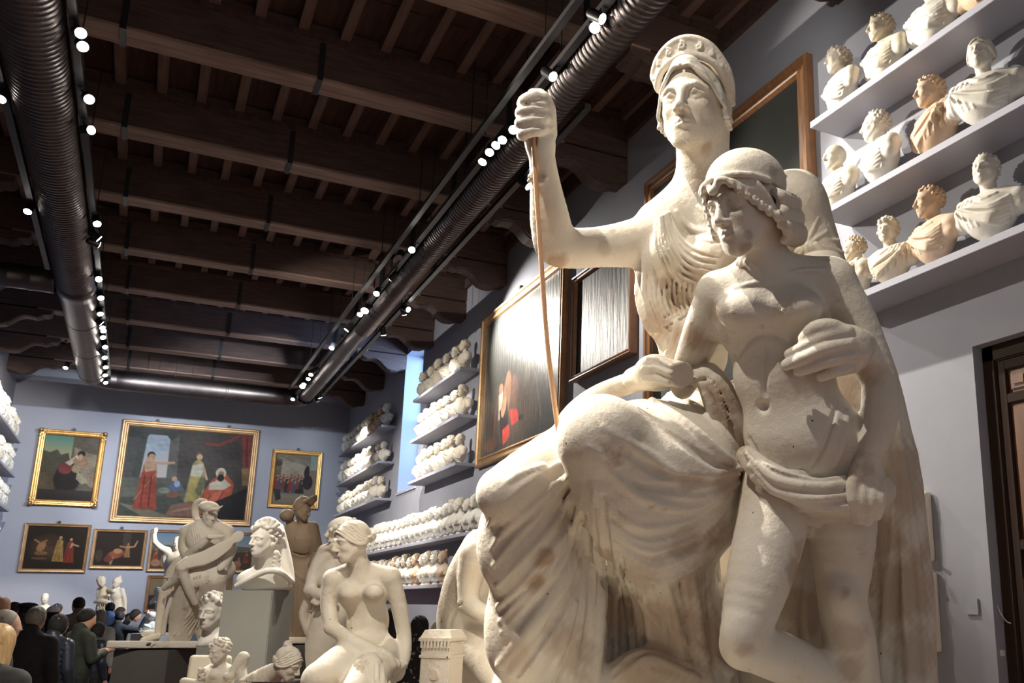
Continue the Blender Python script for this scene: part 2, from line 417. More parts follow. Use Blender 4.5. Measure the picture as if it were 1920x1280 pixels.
# ceiling of boards with thin battens, joists below it
cm = MB().box((XL - .5, YB, ZC), (XR + .6, YF + .5, ZC + .15))
BY = [3.0 + 2.2865 * k for k in range(11)]; BW = .34; BZ = 7.27
for k in range(-1, 11):
    y0 = BY[k] + BW if k >= 0 else .7; y1 = BY[k + 1] if k < 10 else YF
    for f_ in (.3, .62): cm.box((XL, y0 + (y1 - y0) * f_ - .012, ZC - .018), (XR, y0 + (y1 - y0) * f_ + .012, ZC + .01))
    cm.box((XL, y1 - .05, 7.74), (XR, y1, 7.80))
ceiling = struct(cm.build('ceiling', M_board))
jm = MB().box((-.055, 0, 7.80), (.055, 2.2865 - BW, ZC)).mesh('joist')
rest = MB()
for k in range(11):
    for i in range(19):
        x = XL + .12 + .445 * i; y = BY[k] + BW
        if 1 <= k <= 5 and y < YF: link('joist', jm, M_joist, ceiling).location = (x, y, 0)
        elif k > 5:
            ln = min(2.2865 - BW, YF - y); rest.box((x - .055, y, 7.80), (x + .055, y + ln, ZC))
o = rest.build('joist', M_joist, ceiling); o['kind'] = 'stuff'
w = MB()
for xa, xb in ((XL, XL + .06), (XR - .06, XR)): w.box((xa, YB, 7.55), (xb, YF, ZC))
struct(w.build('trim_1', M_wood))

# beams with a carved corbel under each end and iron straps
b = MB().box((XL, 0, BZ + .03), (XR, BW, 7.93)).mesh('ceiling_beam')
bs = MB().box((XL + .9, .0, BZ), (XR - .9, BW, BZ + .04)).mesh('soffit_board', .006)
prof = [(0, 7.27), (1.15, 7.27), (1.15, 7.20), (1.10, 7.165), (1.02, 7.16), (.98, 7.13), (.90, 7.10), (.80, 7.12), (.70, 7.115), (.60, 7.06), (.52, 6.98), (.44, 6.915), (.34, 6.885), (.22, 6.89), (.12, 6.93), (.05, 6.935), (0, 6.94)]
cb = []
for s, xw in ((1, XL), (-1, XR)):
    m_ = MB().prism([(0 + p[1], xw + s * p[0]) for p in prof], 1, .0, BW)      # polygon in (z, x)
    m_.prism([(p[1] - .012, xw + s * p[0]) for p in prof[5:-1]] + [(p[1] + .03, xw + s * p[0]) for p in prof[5:-1]][::-1], 1, .06, BW - .06)
    cb.append(m_.mesh('corbel'))
st = MB().box((-.03, -.012, BZ - .012), (.03, BW + .012, 7.72)).mesh('iron_strap')
ORD = ['first', 'second', 'third', 'fourth', 'fifth', 'sixth', 'seventh', 'eighth', 'ninth', 'tenth', 'eleventh', 'twelfth', 'thirteenth', 'fourteenth', 'fifteenth', 'sixteenth', 'seventeenth', 'eighteenth', 'nineteenth', 'twentieth',
       'twenty-first', 'twenty-second', 'twenty-third', 'twenty-fourth', 'twenty-fifth', 'twenty-sixth', 'twenty-seventh', 'twenty-eighth', 'twenty-ninth', 'thirtieth']
proto = None
for k in range(1, 11):
    if proto is None:
        proto = link('ceiling_beam', b, M_wood); link('soffit_board', bs, M_wood2, proto)
        for c_ in cb: link('corbel', c_, M_wood, proto)
        for x in (-.75, 1.15, 3.35): link('iron_strap', st, M_black, proto).location = (x, 0, 0)
        q = proto
    else: q = copy_tree(proto)
    q.location = (0, BY[k], 0)
    n = ORD[10 - k] if k < 10 else 'nearest'
    tag(q, ('dark wooden ceiling beam nearest the far wall of paintings' if k == 10 else 'dark wooden ceiling beam with carved corbels, %s counted from the far wall' % ORD[10 - k]), 'beam', 'dark timber ceiling beams')

# window: deep reveal, bluish daylight
wf = MB(); X = XR + .46
wf.box((X, WY0, WZ0), (X + .06, WY0 + .07, WZ1)).box((X, WY1 - .07, WZ0), (X + .06, WY1, WZ1)).box((X, WY0, WZ0), (X + .06, WY1, WZ0 + .07)).box((X, WY0, WZ1 - .07), (X + .06, WY1, WZ1))
wf.box((X + .01, WY0, 5.7), (X + .05, WY1, 5.75))
win = struct(wf.build('window_1', M_rail))
M_glass = bpy.data.materials.new('window_glass'); M_glass.use_nodes = True
N = M_glass.node_tree.nodes; L = M_glass.node_tree.links; N.remove(N['Principled BSDF'])
tr = N.new('ShaderNodeBsdfTransparent'); tr.inputs[0].default_value = (.92, .95, 1, 1); gl = N.new('ShaderNodeBsdfGlossy'); gl.inputs['Roughness'].default_value = .05
mx = N.new('ShaderNodeMixShader'); mx.inputs[0].default_value = .08
L.new(tr.outputs[0], mx.inputs[1]); L.new(gl.outputs[0], mx.inputs[2]); L.new(mx.outputs[0], N['Material Output'].inputs[0])
MB().box((X + .025, WY0 + .06, WZ0 + .06), (X + .035, WY1 - .06, WZ1 - .06)).build('pane', M_glass, win)
struct(MB().box((XR - .03, WY0 - .05, WZ0 - .05), (XR + .46, WY1 + .05, WZ0)).build('trim_2', M_shelf))

# walnut door in its deep opening at the right
X = XR + .085
d = MB().box((X, DY0, 0), (X + .12, DY0 + .12, DZ)).box((X, DY1 - .11, 0), (X + .12, DY1, DZ)).box((X, DY0, DZ - .12), (X + .12, DY1, DZ))
door = struct(d.build('door_1', M_jamb, bev=.01))
leaf = MB().box((X + .05, DY0 + .1, .02), (X + .09, DY1 - .1, DZ - .1)).build('door_leaf', M_door, door)
ya, yb = DY1 - .11, DY0 + .12
cols = [(ya - .07, ya - .27), (ya - .34, ya - .80), (ya - .87, yb + .05)]
rows = [(3.19, 3.02), (2.95, 2.02), (1.95, 1.77), (1.70, .75), (.68, .2)]
rail = MB()
ycur = [ya] + [c for ab in cols for c in ab] + [yb]
for i in range(0, 8, 2): rail.box((X + .02, ycur[i + 1], .02), (X + .06, ycur[i], DZ - .12))
zr = [DZ - .12] + [c for ab in rows for c in ab] + [.02]
for i in range(0, 12, 2): rail.box((X + .022, yb, zr[i + 1]), (X + .06, ya, zr[i]))
rail.build('door_rail', M_jamb, door, bev=.006)
for z1_, z0_ in rows:
    for y1_, y0_ in cols:
        pm = MB().box((X + .035, y0_ + .02, z0_ + .02), (X + .06, y1_ - .02, z1_ - .02))
        if z1_ - z0_ > .1: pm.box((X + .022, y0_ + .05, z0_ + .05), (X + .05, y1_ - .05, z1_ - .05))
        pm.build('panel', M_door, leaf, bev=.008)
# small fittings by the door
sw = on(0, 5.0, 1825, 1137)
tag(MB().box((4.985, sw[1] - .055, sw[2] - .055), (5.0, sw[1] + .055, sw[2] + .055)).build('wall_plate', M_wall, bev=.004), 'square wall plate painted like the wall beside the wooden door', 'wall plate')
q = on(0, 5.04, 1879, 1224); q[0] = 5.045; q[1] = DY1
tag(MB().box((q[0] - .015, DY1 - .02, q[2] - .02), (q[0] + .015, DY1, q[2] + .02)).build('door_sensor', M_white, bev=.003), 'small white plastic fitting low on the door reveal', 'sensor')
z_ = on(0, 5.2, 1872, 1135)[2]
pts = smooth_line([(5.04, DY1 - .004, z_), (5.055, DY1 - .02, z_ - .06), (5.075, DY1 - .06, z_ - .11), (5.20, DY1 - .10, z_ - .12), (5.20, DY1 - .15, z_ - .07), (5.198, DY1 - .17, z_ + .03)], 24)
tag(MB().tube([Vector(p) for p in pts], .004, 8).build('cable', M_white), 'thin white cable looping from the door reveal to the door frame', 'cable')

# ------------------------------------------------------------------ ducts
ZD = 6.72
def duct(pts, r, ribs, label, name='air_duct'):
    """round sheet-metal duct, spiral seams where ribs is true"""
    root = empty(name, pts[0], label, 'duct')
    m_ = MB(); O = Vector(pts[0])
    for (a, b), rb in zip(zip(pts[:-1], pts[1:]), ribs):
        a = Vector(a) - O; b = Vector(b) - O; Ln = (b - a).length
        if rb:
            n = int(Ln / rb); pr = []
            for i in range(n):
                d0 = Ln * i / n; st_ = Ln / n; pr += [(r, d0), (r, d0 + st_ * .80), (r + .008, d0 + st_ * .86), (r + .008, d0 + st_ * .94)]
            m_.rev(pr + [(r, Ln)], a, b, 36, cap=False)
        else: m_.rev([(r, 0), (r, Ln)], a, b, 36, cap=False)
    m_.build('duct_shell', M_duct, root)
    j = MB()
    for (a, b), rb in zip(zip(pts[:-1], pts[1:]), ribs):
        a = Vector(a) - O; b = Vector(b) - O; Ln = (b - a).length
        if not rb and Ln > 3:
            for i in range(1, int(Ln / 2.3) + 1):
                c = a + (b - a) * (i * 2.3 / Ln); e = (b - a).normalized() * .03
                MB().rev([(r - .002, 0), (r + .006, .004), (r + .006, .056), (r - .002, .06)], c - e, c + e, 36, cap=False).build('duct_joint', M_duct, root)
    h = MB()
    for (a, b), rb in zip(zip(pts[:-1], pts[1:]), ribs):
        a = Vector(a) - O; b = Vector(b) - O; Ln = (b - a).length
        for i in range(int(Ln / 2.2865)):
            c = a + (b - a) * ((i + .5) * 2.2865 / Ln)
            MB().cyl(c + Vector((0, 0, r)), c + Vector((0, 0, 7.9 - ZD)), .008, 6).build('hanger_rod', M_black, root)
    return root
def elbow(cx_, cy_, R, a0, a1, r):
    """quarter bend, centre line points"""
    return [(cx_ + R * math.cos(math.radians(a0 + (a1 - a0) * i / 8)), cy_ + R * math.sin(math.radians(a0 + (a1 - a0) * i / 8)), ZD) for i in range(9)]
XDL, XDR, YD = -1.40, 3.25, 24.9
RL, RR = .275, .185
dl_ = duct([(XDL, 1.0, ZD), (XDL, 17.1, ZD), (XDL, 24.35, ZD)], RL, [.085, 0], 'wide ribbed metal air duct running along the left side of the ceiling')
duct([(XDR, 1.0, ZD), (XDR, 17.5, ZD), (XDR, 24.35, ZD)], RR, [.075, 0], 'slimmer ribbed metal air duct running diagonally overhead to the right')
pts = elbow(XDL + .55, 24.35, .55, 180, 90, .2) + elbow(XDR - .55, 24.35, .55, 90, 0, .2)
duct(pts, .235, [0] * (len(pts) - 1), 'smooth cross duct joining the two long ducts before the far wall')
duct([(XL, 17.35, ZD), (XDL - .285, 17.35, ZD)], .20, [.3], 'short branch duct from the left wall into the wide left duct', 'branch_duct')

MB().rev([(RL - .01, 0), (.30, .02), (.30, .48), (RL - .01, .5)], (0, 16.1, 0), (0, 16.6, 0), 36, cap=False).build('duct_collar', M_duct, dl_)
def track(x, y0, y1, z, label):
    root = empty('lighting_track', (x, y0, z), label, 'lighting track')
    MB().box((-.035, 0, -.03), (.035, y1 - y0, .03)).build('rail', M_rail, root)
    y = .8; rm = MB().cyl((0, 0, .03), (0, 0, 7.9 - z), .006, 6).mesh('hanger_rod')
    while y < y1 - y0: link('hanger_rod', rm, M_black, root).location = (0, y, 0); y += 2.2865
track(XDL + .345, 2, 24.2, 6.70, 'lighting track hung close along the right side of the left duct')
track(XDL - .345, 2, 16.6, 6.70, 'lighting track hung along the left side of the left duct')
track(XDR - .25, 2, 24.2, 6.70, 'lighting track hung along the left side of the slimmer right duct')
track(XDR - .42, 2, 24.2, 6.82, 'second, higher track left of the slimmer right duct')
track(XDR + .33, 8, 24.0, 6.70, 'lighting track on the window side of the slimmer right duct')

# ------------------------------------------------------------------ spotlights
spm = {}
def spot_light(u, v, aim, label, on_=True, big=1., z=6.55, lamp=None, tz=6.68):
    p = Vector(on(2, z, u, v)); root = empty('track_spotlight', p, label, 'spotlight', 'spotlights on the tracks')
    d = (Vector(aim) - p).normalized(); r = .052 * big; bk = -d * .15 * big
    hs_ = MB().rev([(r * .7, 0), (r, .03), (r, .15 * big), (r * 1.06, .155 * big), (r * .93, .156 * big)], bk, (0, 0, 0), 20).build('housing', M_black, root)
    MB().rev([(r * .9, 0), (r * .9, .006)], d * .006, d * .014, 20).build('lens', M_lens if on_ else M_lens_off, hs_)
    s = bk * .6; tx = min((XDL + .345, XDL - .345, XDR - .25, XDR + .33), key=lambda q: abs(q - p.x)) - p.x
    tx = max(-.25, min(.25, tx))
    MB().tube([s, Vector((s.x * .5 + tx * .5, s.y, s.z * .5 + (tz - z) * .5)), Vector((tx, s.y, tz - z))], .011, 8).box((tx - .02, s.y - .07, tz - z - .02), (tx + .02, s.y + .07, tz - z + .01)).build('bracket', M_black, root)
    if lamp:
        ld = bpy.data.lights.new('spot_beam', 'SPOT'); ld.energy = lamp[0]; ld.spot_size = math.radians(lamp[1]); ld.spot_blend = lamp[2] if len(lamp) > 2 else .35
        ld.color = lamp[3] if len(lamp) > 3 else (1, .86, .66); ld.shadow_soft_size = .035
        lo = bpy.data.objects.new('spot_beam', ld); COL.objects.link(lo); lo.parent = root; lo.location = d * .03
        lo.rotation_euler = d.to_track_quat('-Z', 'Y').to_euler()
    return root
W_ = SC.world = bpy.data.worlds.new('world'); W_.use_nodes = True
bg = W_.node_tree.nodes['Background']; bg.inputs[0].default_value = (.80, .78, .78, 1); bg.inputs[1].default_value = .50
vs = SC.view_settings; vs.view_transform = 'Standard'; vs.look = 'None'; vs.gamma = 1; vs.use_curve_mapping = False; vs.exposure = 0.12
WARM = (1, .915, .79); NEUT = (1, .93, .83); COOL = (.86, .93, 1)
STAT = (1.55, 2.75, 2.0)
def lamp_row(rows, where, default):
    n = len(rows)
    for i, r in enumerate(rows):
        u, v = r[0], r[1]; kw = r[2] if len(r) > 2 else {}
        p = on(2, 6.55, u, v); aim = kw.pop('aim', None) or default(p)
        spot_light(u, v, aim, where % ORD[i], **kw)
A = lambda *a: dict(aim=a)
def L_(aim, w, ang, blend=.35, colr=WARM): return dict(aim=aim, lamp=(w, ang, blend, colr))
lamp_row([(1128, 35, L_((4.9, 4.4, 4.6), 600, 62, .5)), (1115, 52, L_((1.75, 2.6, 2.6), 1500, 40)), (1036, 143, L_((4.9, 4.2, 3.2), 450, 70, .6)), (962, 243, L_((2.4, 3.0, 2.0), 700, 45)), (942, 262), (930, 272, L_((.45, 6.6, 1.6), 900, 34)),
          (918, 285), (905, 303, L_((.71, 8.0, 2.0), 1300, 30)), (772, 468, L_((1.8, 6, 1.4), 900, 40)), (749, 482, dict(on_=False)), (734, 522, L_((-.93, 23.5, 1.6), 4500, 20)), (706, 550, L_((1.2, 11.2, 1.9), 900, 40)), (684, 582, dict(big=1.4)), (675, 589), (650, 618, L_((-.2, 18.3, 1.9), 3500, 24, .5, (.75, .87, 1))),
          (636, 636, L_((0.9, 27.9, 4.4), 1250, 55, .6, COOL)), (622, 652), (588, 695, L_((-1.5, 27.9, 4.4), 1100, 55, .6, COOL)), (583, 702), (578, 710), (570, 720), (567, 724, dict(big=1.3)), (549, 748)],
         'track spotlight left of the slim right duct, %s from near end', lambda p: (1.2, p[1] - 3.5, 1.0))
lamp_row([(990, 349, L_((5, 8.6, 4.9), 600, 85, .8, NEUT)), (765, 580, L_((5, 13.4, 5.5), 1500, 75, .7, NEUT)), (758, 588, L_((4.75, 17.2, 4.6), 330, 62, .6, NEUT)), (719, 627, L_((4.75, 19, 2.8), 1150, 75, .6, NEUT)), (600, 745, L_((4.75, 24.5, 4.2), 800, 80, .6, NEUT)), (596, 752, dict(on_=False))],
         'track spotlight on window side of right duct, %s from near end', lambda p: (4.8, p[1] - 1.2, 3.5))
lamp_row([(151, 62, L_((1.35, 3.0, 2.6), 2600, 34)), (155, 87, L_((1.0, 3.2, 1.6), 2300, 34)), (167, 186, L_((1.6, 2.7, 1.5), 1500, 36)), (170, 244, L_((4.9, 4.3, 4.8), 1900, 42, .4)), (182, 419), (185, 447, L_((5, 15.5, 2.6), 1500, 50, .7, NEUT)), (184, 458, L_((5, 17.5, 5.9), 800, 50, .7, NEUT)), (185, 523, L_((.5, 10.9, 1.9), 1500, 30)),
          (189, 558), (188, 588), (190, 606, L_((5, 20.5, 2.4), 1900, 60, .7, NEUT)), (192, 614), (194, 620), (193, 632), (197, 650), (194, 662, dict(big=1.2, **L_((1.5, 27.9, 4.6), 1000, 60, .6, COOL))), (196, 670), (198, 688), (197, 703), (198, 717)],
         'track spotlight right of the wide left duct, %s from near end', lambda p: (.6, p[1] - 3.5, 1.2))
lamp_row([(2, 185), (52, 396), (114, 652, L_((-3.1, 24.8, 4.5), 900, 80, .6, NEUT)), (123, 689)], 'track spotlight on wall side of left duct, %s from near end', lambda p: (-2.6, p[1] - 2.5, 1.5))
# unseen lamps on the assumed run of the tracks overhead, some added as fill
def beam(loc, aim, w, ang, blend=.4, colr=WARM, r=.03):
    ld = bpy.data.lights.new('spot_beam', 'SPOT'); ld.energy = w; ld.spot_size = math.radians(ang); ld.spot_blend = blend; ld.color = colr; ld.shadow_soft_size = r
    lo = bpy.data.objects.new('spot_beam', ld); COL.objects.link(lo); lo.location = loc; lo.rotation_euler = (Vector(aim) - Vector(loc)).to_track_quat('-Z', 'Y').to_euler()
beam((-.98, 4.3, 6.55), (1.6, 2.9, 2.2), 2150, 38); beam((-.98, 5.6, 6.55), tuple(P(965, 1060, 3.4)), 1500, 13, .6); beam((3.6, 5.2, 6.5), (5, 7.2, 6.0), 45, 120, .9, NEUT); beam((-.98, 5.2, 6.55), (.68, 8.0, 1.85), 1500, 15)  # the dim wide beam is unseen fill added to lift the right wall
beam((-.98, 1.5, 6.55), (.5, 6.0, 1.5), 1300, 26)
beam((-.98, 3.9, 6.55), (.42, 10.9, 2.0), 1700, 20); beam((-.98, 1.9, 6.55), (1.7, 2.9, 2.0), 800, 36)  # the last beam is unseen fill added for the colossal group
# daylight behind the window pane
ad = bpy.data.lights.new('daylight', 'AREA'); ad.shape = 'RECTANGLE'; ad.size = 3.2; ad.size_y = 2.2; ad.energy = 1100; ad.color = (.42, .64, 1)
ao = bpy.data.objects.new('daylight', ad); COL.objects.link(ao); ao.location = (7.2, 20.0, 6.6); ao.rotation_euler = (Vector((5.2, 20.9, 5.4)) - Vector(ao.location)).to_track_quat('-Z', 'Y').to_euler()
# ------------------------------------------------------------------ framed paintings
M_canvas = bpy.data.materials.new('oil_on_canvas'); M_canvas.use_nodes = True
N = M_canvas.node_tree.nodes; L = M_canvas.node_tree.links; b = N['Principled BSDF']
at = N.new('ShaderNodeAttribute'); at.attribute_name = 'paint'; L.new(at.outputs['Color'], b.inputs['Base Color'])
b.inputs['Roughness'].default_value = .55; b.inputs['Specular IOR Level'].default_value = .12
M_canvas2 = M_canvas.copy(); M_canvas2.name = 'varnished_canvas'
N = M_canvas2.node_tree.nodes; L = M_canvas2.node_tree.links; b = N['Principled BSDF']; b.inputs['Roughness'].default_value = .32; b.inputs['Specular IOR Level'].default_value = .9
tc = N.new('ShaderNodeTexCoord'); mp = N.new('ShaderNodeMapping'); mp.inputs['Scale'].default_value = (1, 5, .8); L.new(tc.outputs['Object'], mp.inputs[0])
n = N.new('ShaderNodeTexNoise'); n.inputs['Scale'].default_value = 3.2; n.inputs['Detail'].default_value = 7; L.new(mp.outputs[0], n.inputs['Vector'])
bp = N.new('ShaderNodeBump'); bp.inputs['Strength'].default_value = .5; bp.inputs['Distance'].default_value = .02; L.new(n.outputs['Fac'], bp.inputs['Height']); L.new(bp.outputs['Normal'], b.inputs['Normal'])

M_canvas3 = M_canvas2.copy(); M_canvas3.name = 'rippled_canvas'; M_canvas3.node_tree.nodes['Principled BSDF'].inputs['Roughness'].default_value = .5
M_canvas3.node_tree.nodes['Principled BSDF'].inputs['Specular IOR Level'].default_value = .22
class Paint:
    def __init__(s, base, nx=170, ny=130, asp=1.35):
        s.x, s.y = np.meshgrid(np.linspace(0, 1, nx), np.linspace(0, 1, ny)); s.c = np.zeros((ny, nx, 3)) + np.array(base); s.a = asp
    def _lay(s, m, col, sh=.25):
        n = s.noise(9, 3); s.c += np.clip(m, 0, 1)[..., None] * (np.array(col) * (1 + sh * n[..., None]) - s.c); return s
    def noise(s, f, seed):
        r = np.random.default_rng(seed); o = np.zeros_like(s.x)
        for i in range(7):
            a, b, p, q = r.normal(size=4); o += np.sin(f * (a * s.x * 3 + b * s.y * 3) + p * 9) * np.cos(f * (b * s.x * 2 - a * s.y * 2.4) + q * 9)
        return o / 3
    def e(s, cx, cy, rx, ry, col, ang=0, soft=.25, sh=.25):
        t = math.radians(ang); X = (s.x - cx) * s.a; Y = s.y - cy; q = ((X * math.cos(t) + Y * math.sin(t)) / (rx * s.a)) ** 2 + ((-X * math.sin(t) + Y * math.cos(t)) / ry) ** 2
        return s._lay((1 - q) / soft, col, sh)
    def p(s, pts, col, soft=.012, sh=.25):
        ins = np.zeros(s.x.shape, bool); dm = np.full(s.x.shape, 9.); n = len(pts)
        for i in range(n):
            (x0, y0), (x1, y1) = pts[i], pts[(i + 1) % n]
            cr_ = ((y0 > s.y) != (y1 > s.y)) & (s.x < (x1 - x0) * (s.y - y0) / ((y1 - y0) or 1e-9) + x0); ins ^= cr_
            dx, dy = (x1 - x0) * s.a, y1 - y0; t = np.clip((((s.x - x0) * s.a) * dx + (s.y - y0) * dy) / (dx * dx + dy * dy + 1e-12), 0, 1)
            dm = np.minimum(dm, np.hypot((s.x - x0) * s.a - t * dx, s.y - y0 - t * dy))
        return s._lay(.5 + np.where(ins, dm, -dm) / soft, col, sh)
    def l(s, pts, w, col, sh=.25):
        dm = np.full(s.x.shape, 9.)
        for (x0, y0), (x1, y1) in zip(pts[:-1], pts[1:]):
            dx, dy = (x1 - x0) * s.a, y1 - y0; t = np.clip((((s.x - x0) * s.a) * dx + (s.y - y0) * dy) / (dx * dx + dy * dy + 1e-12), 0, 1)
            dm = np.minimum(dm, np.hypot((s.x - x0) * s.a - t * dx, s.y - y0 - t * dy))
        return s._lay((w - dm) / (w * .6) + .3, col, sh)
    def g(s, y0, y1, c0, c1, x0=0, x1=1):
        m = (s.y >= y0) & (s.y <= y1) & (s.x >= x0) & (s.x <= x1); t = np.clip((s.y - y0) / (y1 - y0), 0, 1)[..., None]
        s.c = np.where(m[..., None], np.array(c0) * (1 - t) + np.array(c1) * t, s.c); return s
    def person(s, x, y, h, skin, robe, hair=(.03, .02, .015), lean=0, seat=False):
        """small painted figure, head at x,y, height h"""
        k = h / s.a
        s.p([(x - .10 * k, y + .2 * h), (x + .10 * k, y + .2 * h), (x + (.19 + lean) * k, y + h), (x + (-.19 + lean) * k, y + h)], robe, .02)
        s.e(x, y + .24 * h, .11 * k, .13 * h, robe); s.e(x + .05 * k, y + .3 * h, .04 * k, .13 * h, skin, 20)
        s.e(x, y + .03 * h, .07 * k, .075 * h, hair); s.e(x + .01 * k, y + .06 * h, .058 * k, .066 * h, skin)
        s.l([(x - .04 * k, y + .45 * h), (x - .1 * k + lean * k * .6, y + .95 * h)], .012 * h, tuple(np.array(robe) * .55)); s.l([(x + .05 * k, y + .5 * h), (x + .06 * k + lean * k * .7, y + .95 * h)], .012 * h, tuple(np.array(robe) * .5))
        return s

def picture(name, O, U, N_, w, h, fw, fmat, paint, label, depth_=.08, cm=None, dim=.46, ornate=False, hooks=1, cat='painting', group=None):
    """framed painting; O is the upper corner, U runs along the wall, N_ points into the room"""
    O, U, N_ = Vector(O), Vector(U), Vector(N_); Zd = Vector((0, 0, -1))
    root = empty(name, O + U * (w / 2) + Zd * h, label, cat, group); B = O - Vector(root.location)
    at_ = lambda a, d, n: B + U * a + Zd * d + N_ * n
    prof = [(0, 0), (0, depth_ * .75), (fw * .12, depth_), (fw * .3, depth_ * .95), (fw * .42, depth_ * .72), (fw * .62, depth_ * .68), (fw * .74, depth_ * .86), (fw * .86, depth_ * .8), (fw, depth_ * .42), (fw, 0)]
    v = []; f = []
    for i, (a, n) in enumerate(prof):
        for (cx_, cy_) in ((a, a), (w - a, a), (w - a, h - a), (a, h - a)): v.append(at_(cx_, cy_, n))
    for i in range(len(prof) - 1):
        for j in range(4): f.append((i * 4 + j, i * 4 + (j + 1) % 4, (i + 1) * 4 + (j + 1) % 4, (i + 1) * 4 + j))
    fr_ = MB().add(v, f).build('frame', fmat, root)
    ny, nx = paint.c.shape[:2]; a0 = fw * .9
    us = np.linspace(a0, w - a0, nx); ds = np.linspace(a0, h - a0, ny); Ug, Dg = np.meshgrid(us, ds)
    V = np.array(B)[None] + Ug.reshape(-1, 1) * np.array(U) + Dg.reshape(-1, 1) * np.array(Zd) + np.array(N_) * depth_ * .4
    i = np.arange(nx * ny).reshape(ny, nx); F = np.stack([i[:-1, :-1], i[1:, :-1], i[1:, 1:], i[:-1, 1:]], -1).reshape(-1, 4)
    if np.dot(np.cross(np.array(Zd), np.array(U)), np.array(N_)) < 0: F = F[:, ::-1]
    me = mesh_np('canvas', V, F, False); ca = me.color_attributes.new('paint', 'FLOAT_COLOR', 'POINT')
    ca.data.foreach_set('color', np.concatenate([np.clip(paint.c * dim, 0, 1).reshape(-1, 3), np.ones((nx * ny, 1))], 1).astype(np.float32).ravel())
    link('canvas', me, cm or M_canvas, root)
    for j in range(hooks):
        c = at_(w * (j + 1 if hooks == 1 else .24 + .52 * j) / (2 if hooks == 1 else 1), -.03, .04); MB().box(c - Vector((.03, .03, .03)), c + Vector((.03, .03, .04))).build('hook', M_black, root)
    if ornate:
        for (a, d) in ((0, 0), (w, 0), (w, h), (0, h)):
            sa, sd = (1 if a == 0 else -1), (1 if d == 0 else -1); lo = np.array(at_(a, d, .06)) - .3; F_ = Field(lo, lo + .6, .012)
            for k in range(9):
                t = k / 8; r_ = .034 * (1 - .4 * t)
                for du, dd in ((t * .24, .02 + .03 * math.sin(k * 2.1)), (.02 + .03 * math.sin(k * 2.1), t * .24)): F_.ell(np.array(at_(a + sa * (du + .015), d + sd * (dd + .015), .085)), (r_, r_ * .8, r_), k=.01)
            F_.ell(np.array(at_(a + sa * .03, d + sd * .03, .11)), (.05, .05, .05), k=.01)
            link('corner_ornament', F_.mesh('corner_ornament'), fmat, fr_)
    return root
fx = lambda x, z: (x, YF - .005, z)
def far(name, x0, x1, z1, z0, fw, fm, pt, label, **k): return picture(name, fx(x0, z1), (1, 0, 0), (0, -1, 0), x1 - x0, z1 - z0, fw, fm, pt, label, **k)
SK = (.55, .33, .20)
# large biblical scene
q = Paint((.045, .036, .032), 260, 190, 1.3)
q.p([(0, 0), (.42, 0), (.42, .62), (0, .62)], (.085, .085, .082)); q.g(.08, .62, (.36, .42, .50), (.66, .58, .50), .13, .34)
q.e(.235, .2, .105, .11, (.38, .44, .52)); q.p([(.10, .05), (.155, .10), (.13, .62), (.07, .62)], (.07, .075, .07)); q.p([(.33, .1), (.40, .06), (.42, .62), (.335, .62)], (.13, .125, .115)); q.p([(0, .02), (.44, .02), (.34, .14), (.30, .08), (.17, .08), (.125, .16), (.09, .13), (0, .13)], (.06, .065, .06))
q.p([(.40, 0), (1, 0), (1, .7), (.42, .7)], (.075, .062, .055)); q.p([(.0, .58), (.42, .55), (.55, .8), (0, .82)], (.12, .12, .10)); q.p([(0, .80), (.45, .74), (.6, 1), (0, 1)], (.07, .075, .06)); q.p([(0, .86), (.2, .9), (.40, .99), (.18, .99)], (.20, .19, .14))
q.person(.20, .30, .62, (.50, .30, .18), (.34, .07, .04)); q.e(.195, .43, .042, .10, (.52, .33, .20)); q.l([(.23, .40), (.30, .40), (.38, .385)], .016, (.55, .34, .22)); q.p([(.14, .52), (.25, .48), (.27, .85), (.25, .9), (.13, .9)], (.36, .07, .04)); q.l([(.26, .50), (.11, .82)], .005, (.35, .22, .12)); q.l([(.17, .55), (.165, .88)], .008, (.20, .03, .02)); q.l([(.22, .55), (.225, .88)], .008, (.18, .03, .02))
q.e(.41, .66, .05, .09, (.10, .13, .20)); q.e(.40, .565, .022, .03, SK); q.e(.425, .62, .025, .04, (.30, .38, .55)); q.e(.40, .74, .06, .04, (.22, .10, .06)); q.e(.33, .70, .05, .035, (.25, .27, .2))
q.person(.575, .27, .55, (.62, .42, .28), (.42, .33, .14), (.22, .12, .05)); q.p([(.53, .40), (.60, .37), (.62, .46), (.60, .54), (.52, .52)], (.62, .58, .47)); q.l([(.62, .42), (.655, .55)], .014, (.6, .40, .27)); q.p([(.55, .52), (.60, .52), (.57, .82), (.50, .85)], (.46, .36, .12)); q.p([(.61, .50), (.65, .58), (.62, .75), (.57, .7)], (.16, .16, .08))
q.p([(.70, .55), (.80, .46), (.88, .58), (.87, .72), (.78, .90), (.50, .97), (.60, .80)], (.48, .10, .055)); q.p([(.68, .60), (.78, .52), (.86, .60), (.80, .66), (.68, .67)], (.60, .53, .40)); q.e(.765, .47, .045, .065, (.62, .56, .44)); q.e(.767, .48, .026, .035, (.34, .2, .13)); q.e(.767, .525, .03, .045, (.02, .016, .014)); q.p([(.73, .70), (.80, .66), (.76, .88), (.62, .93)], (.56, .14, .07)); q.l([(.80, .68), (.74, .88)], .01, (.30, .05, .03)); q.l([(.70, .74), (.60, .93)], .01, (.30, .05, .03))
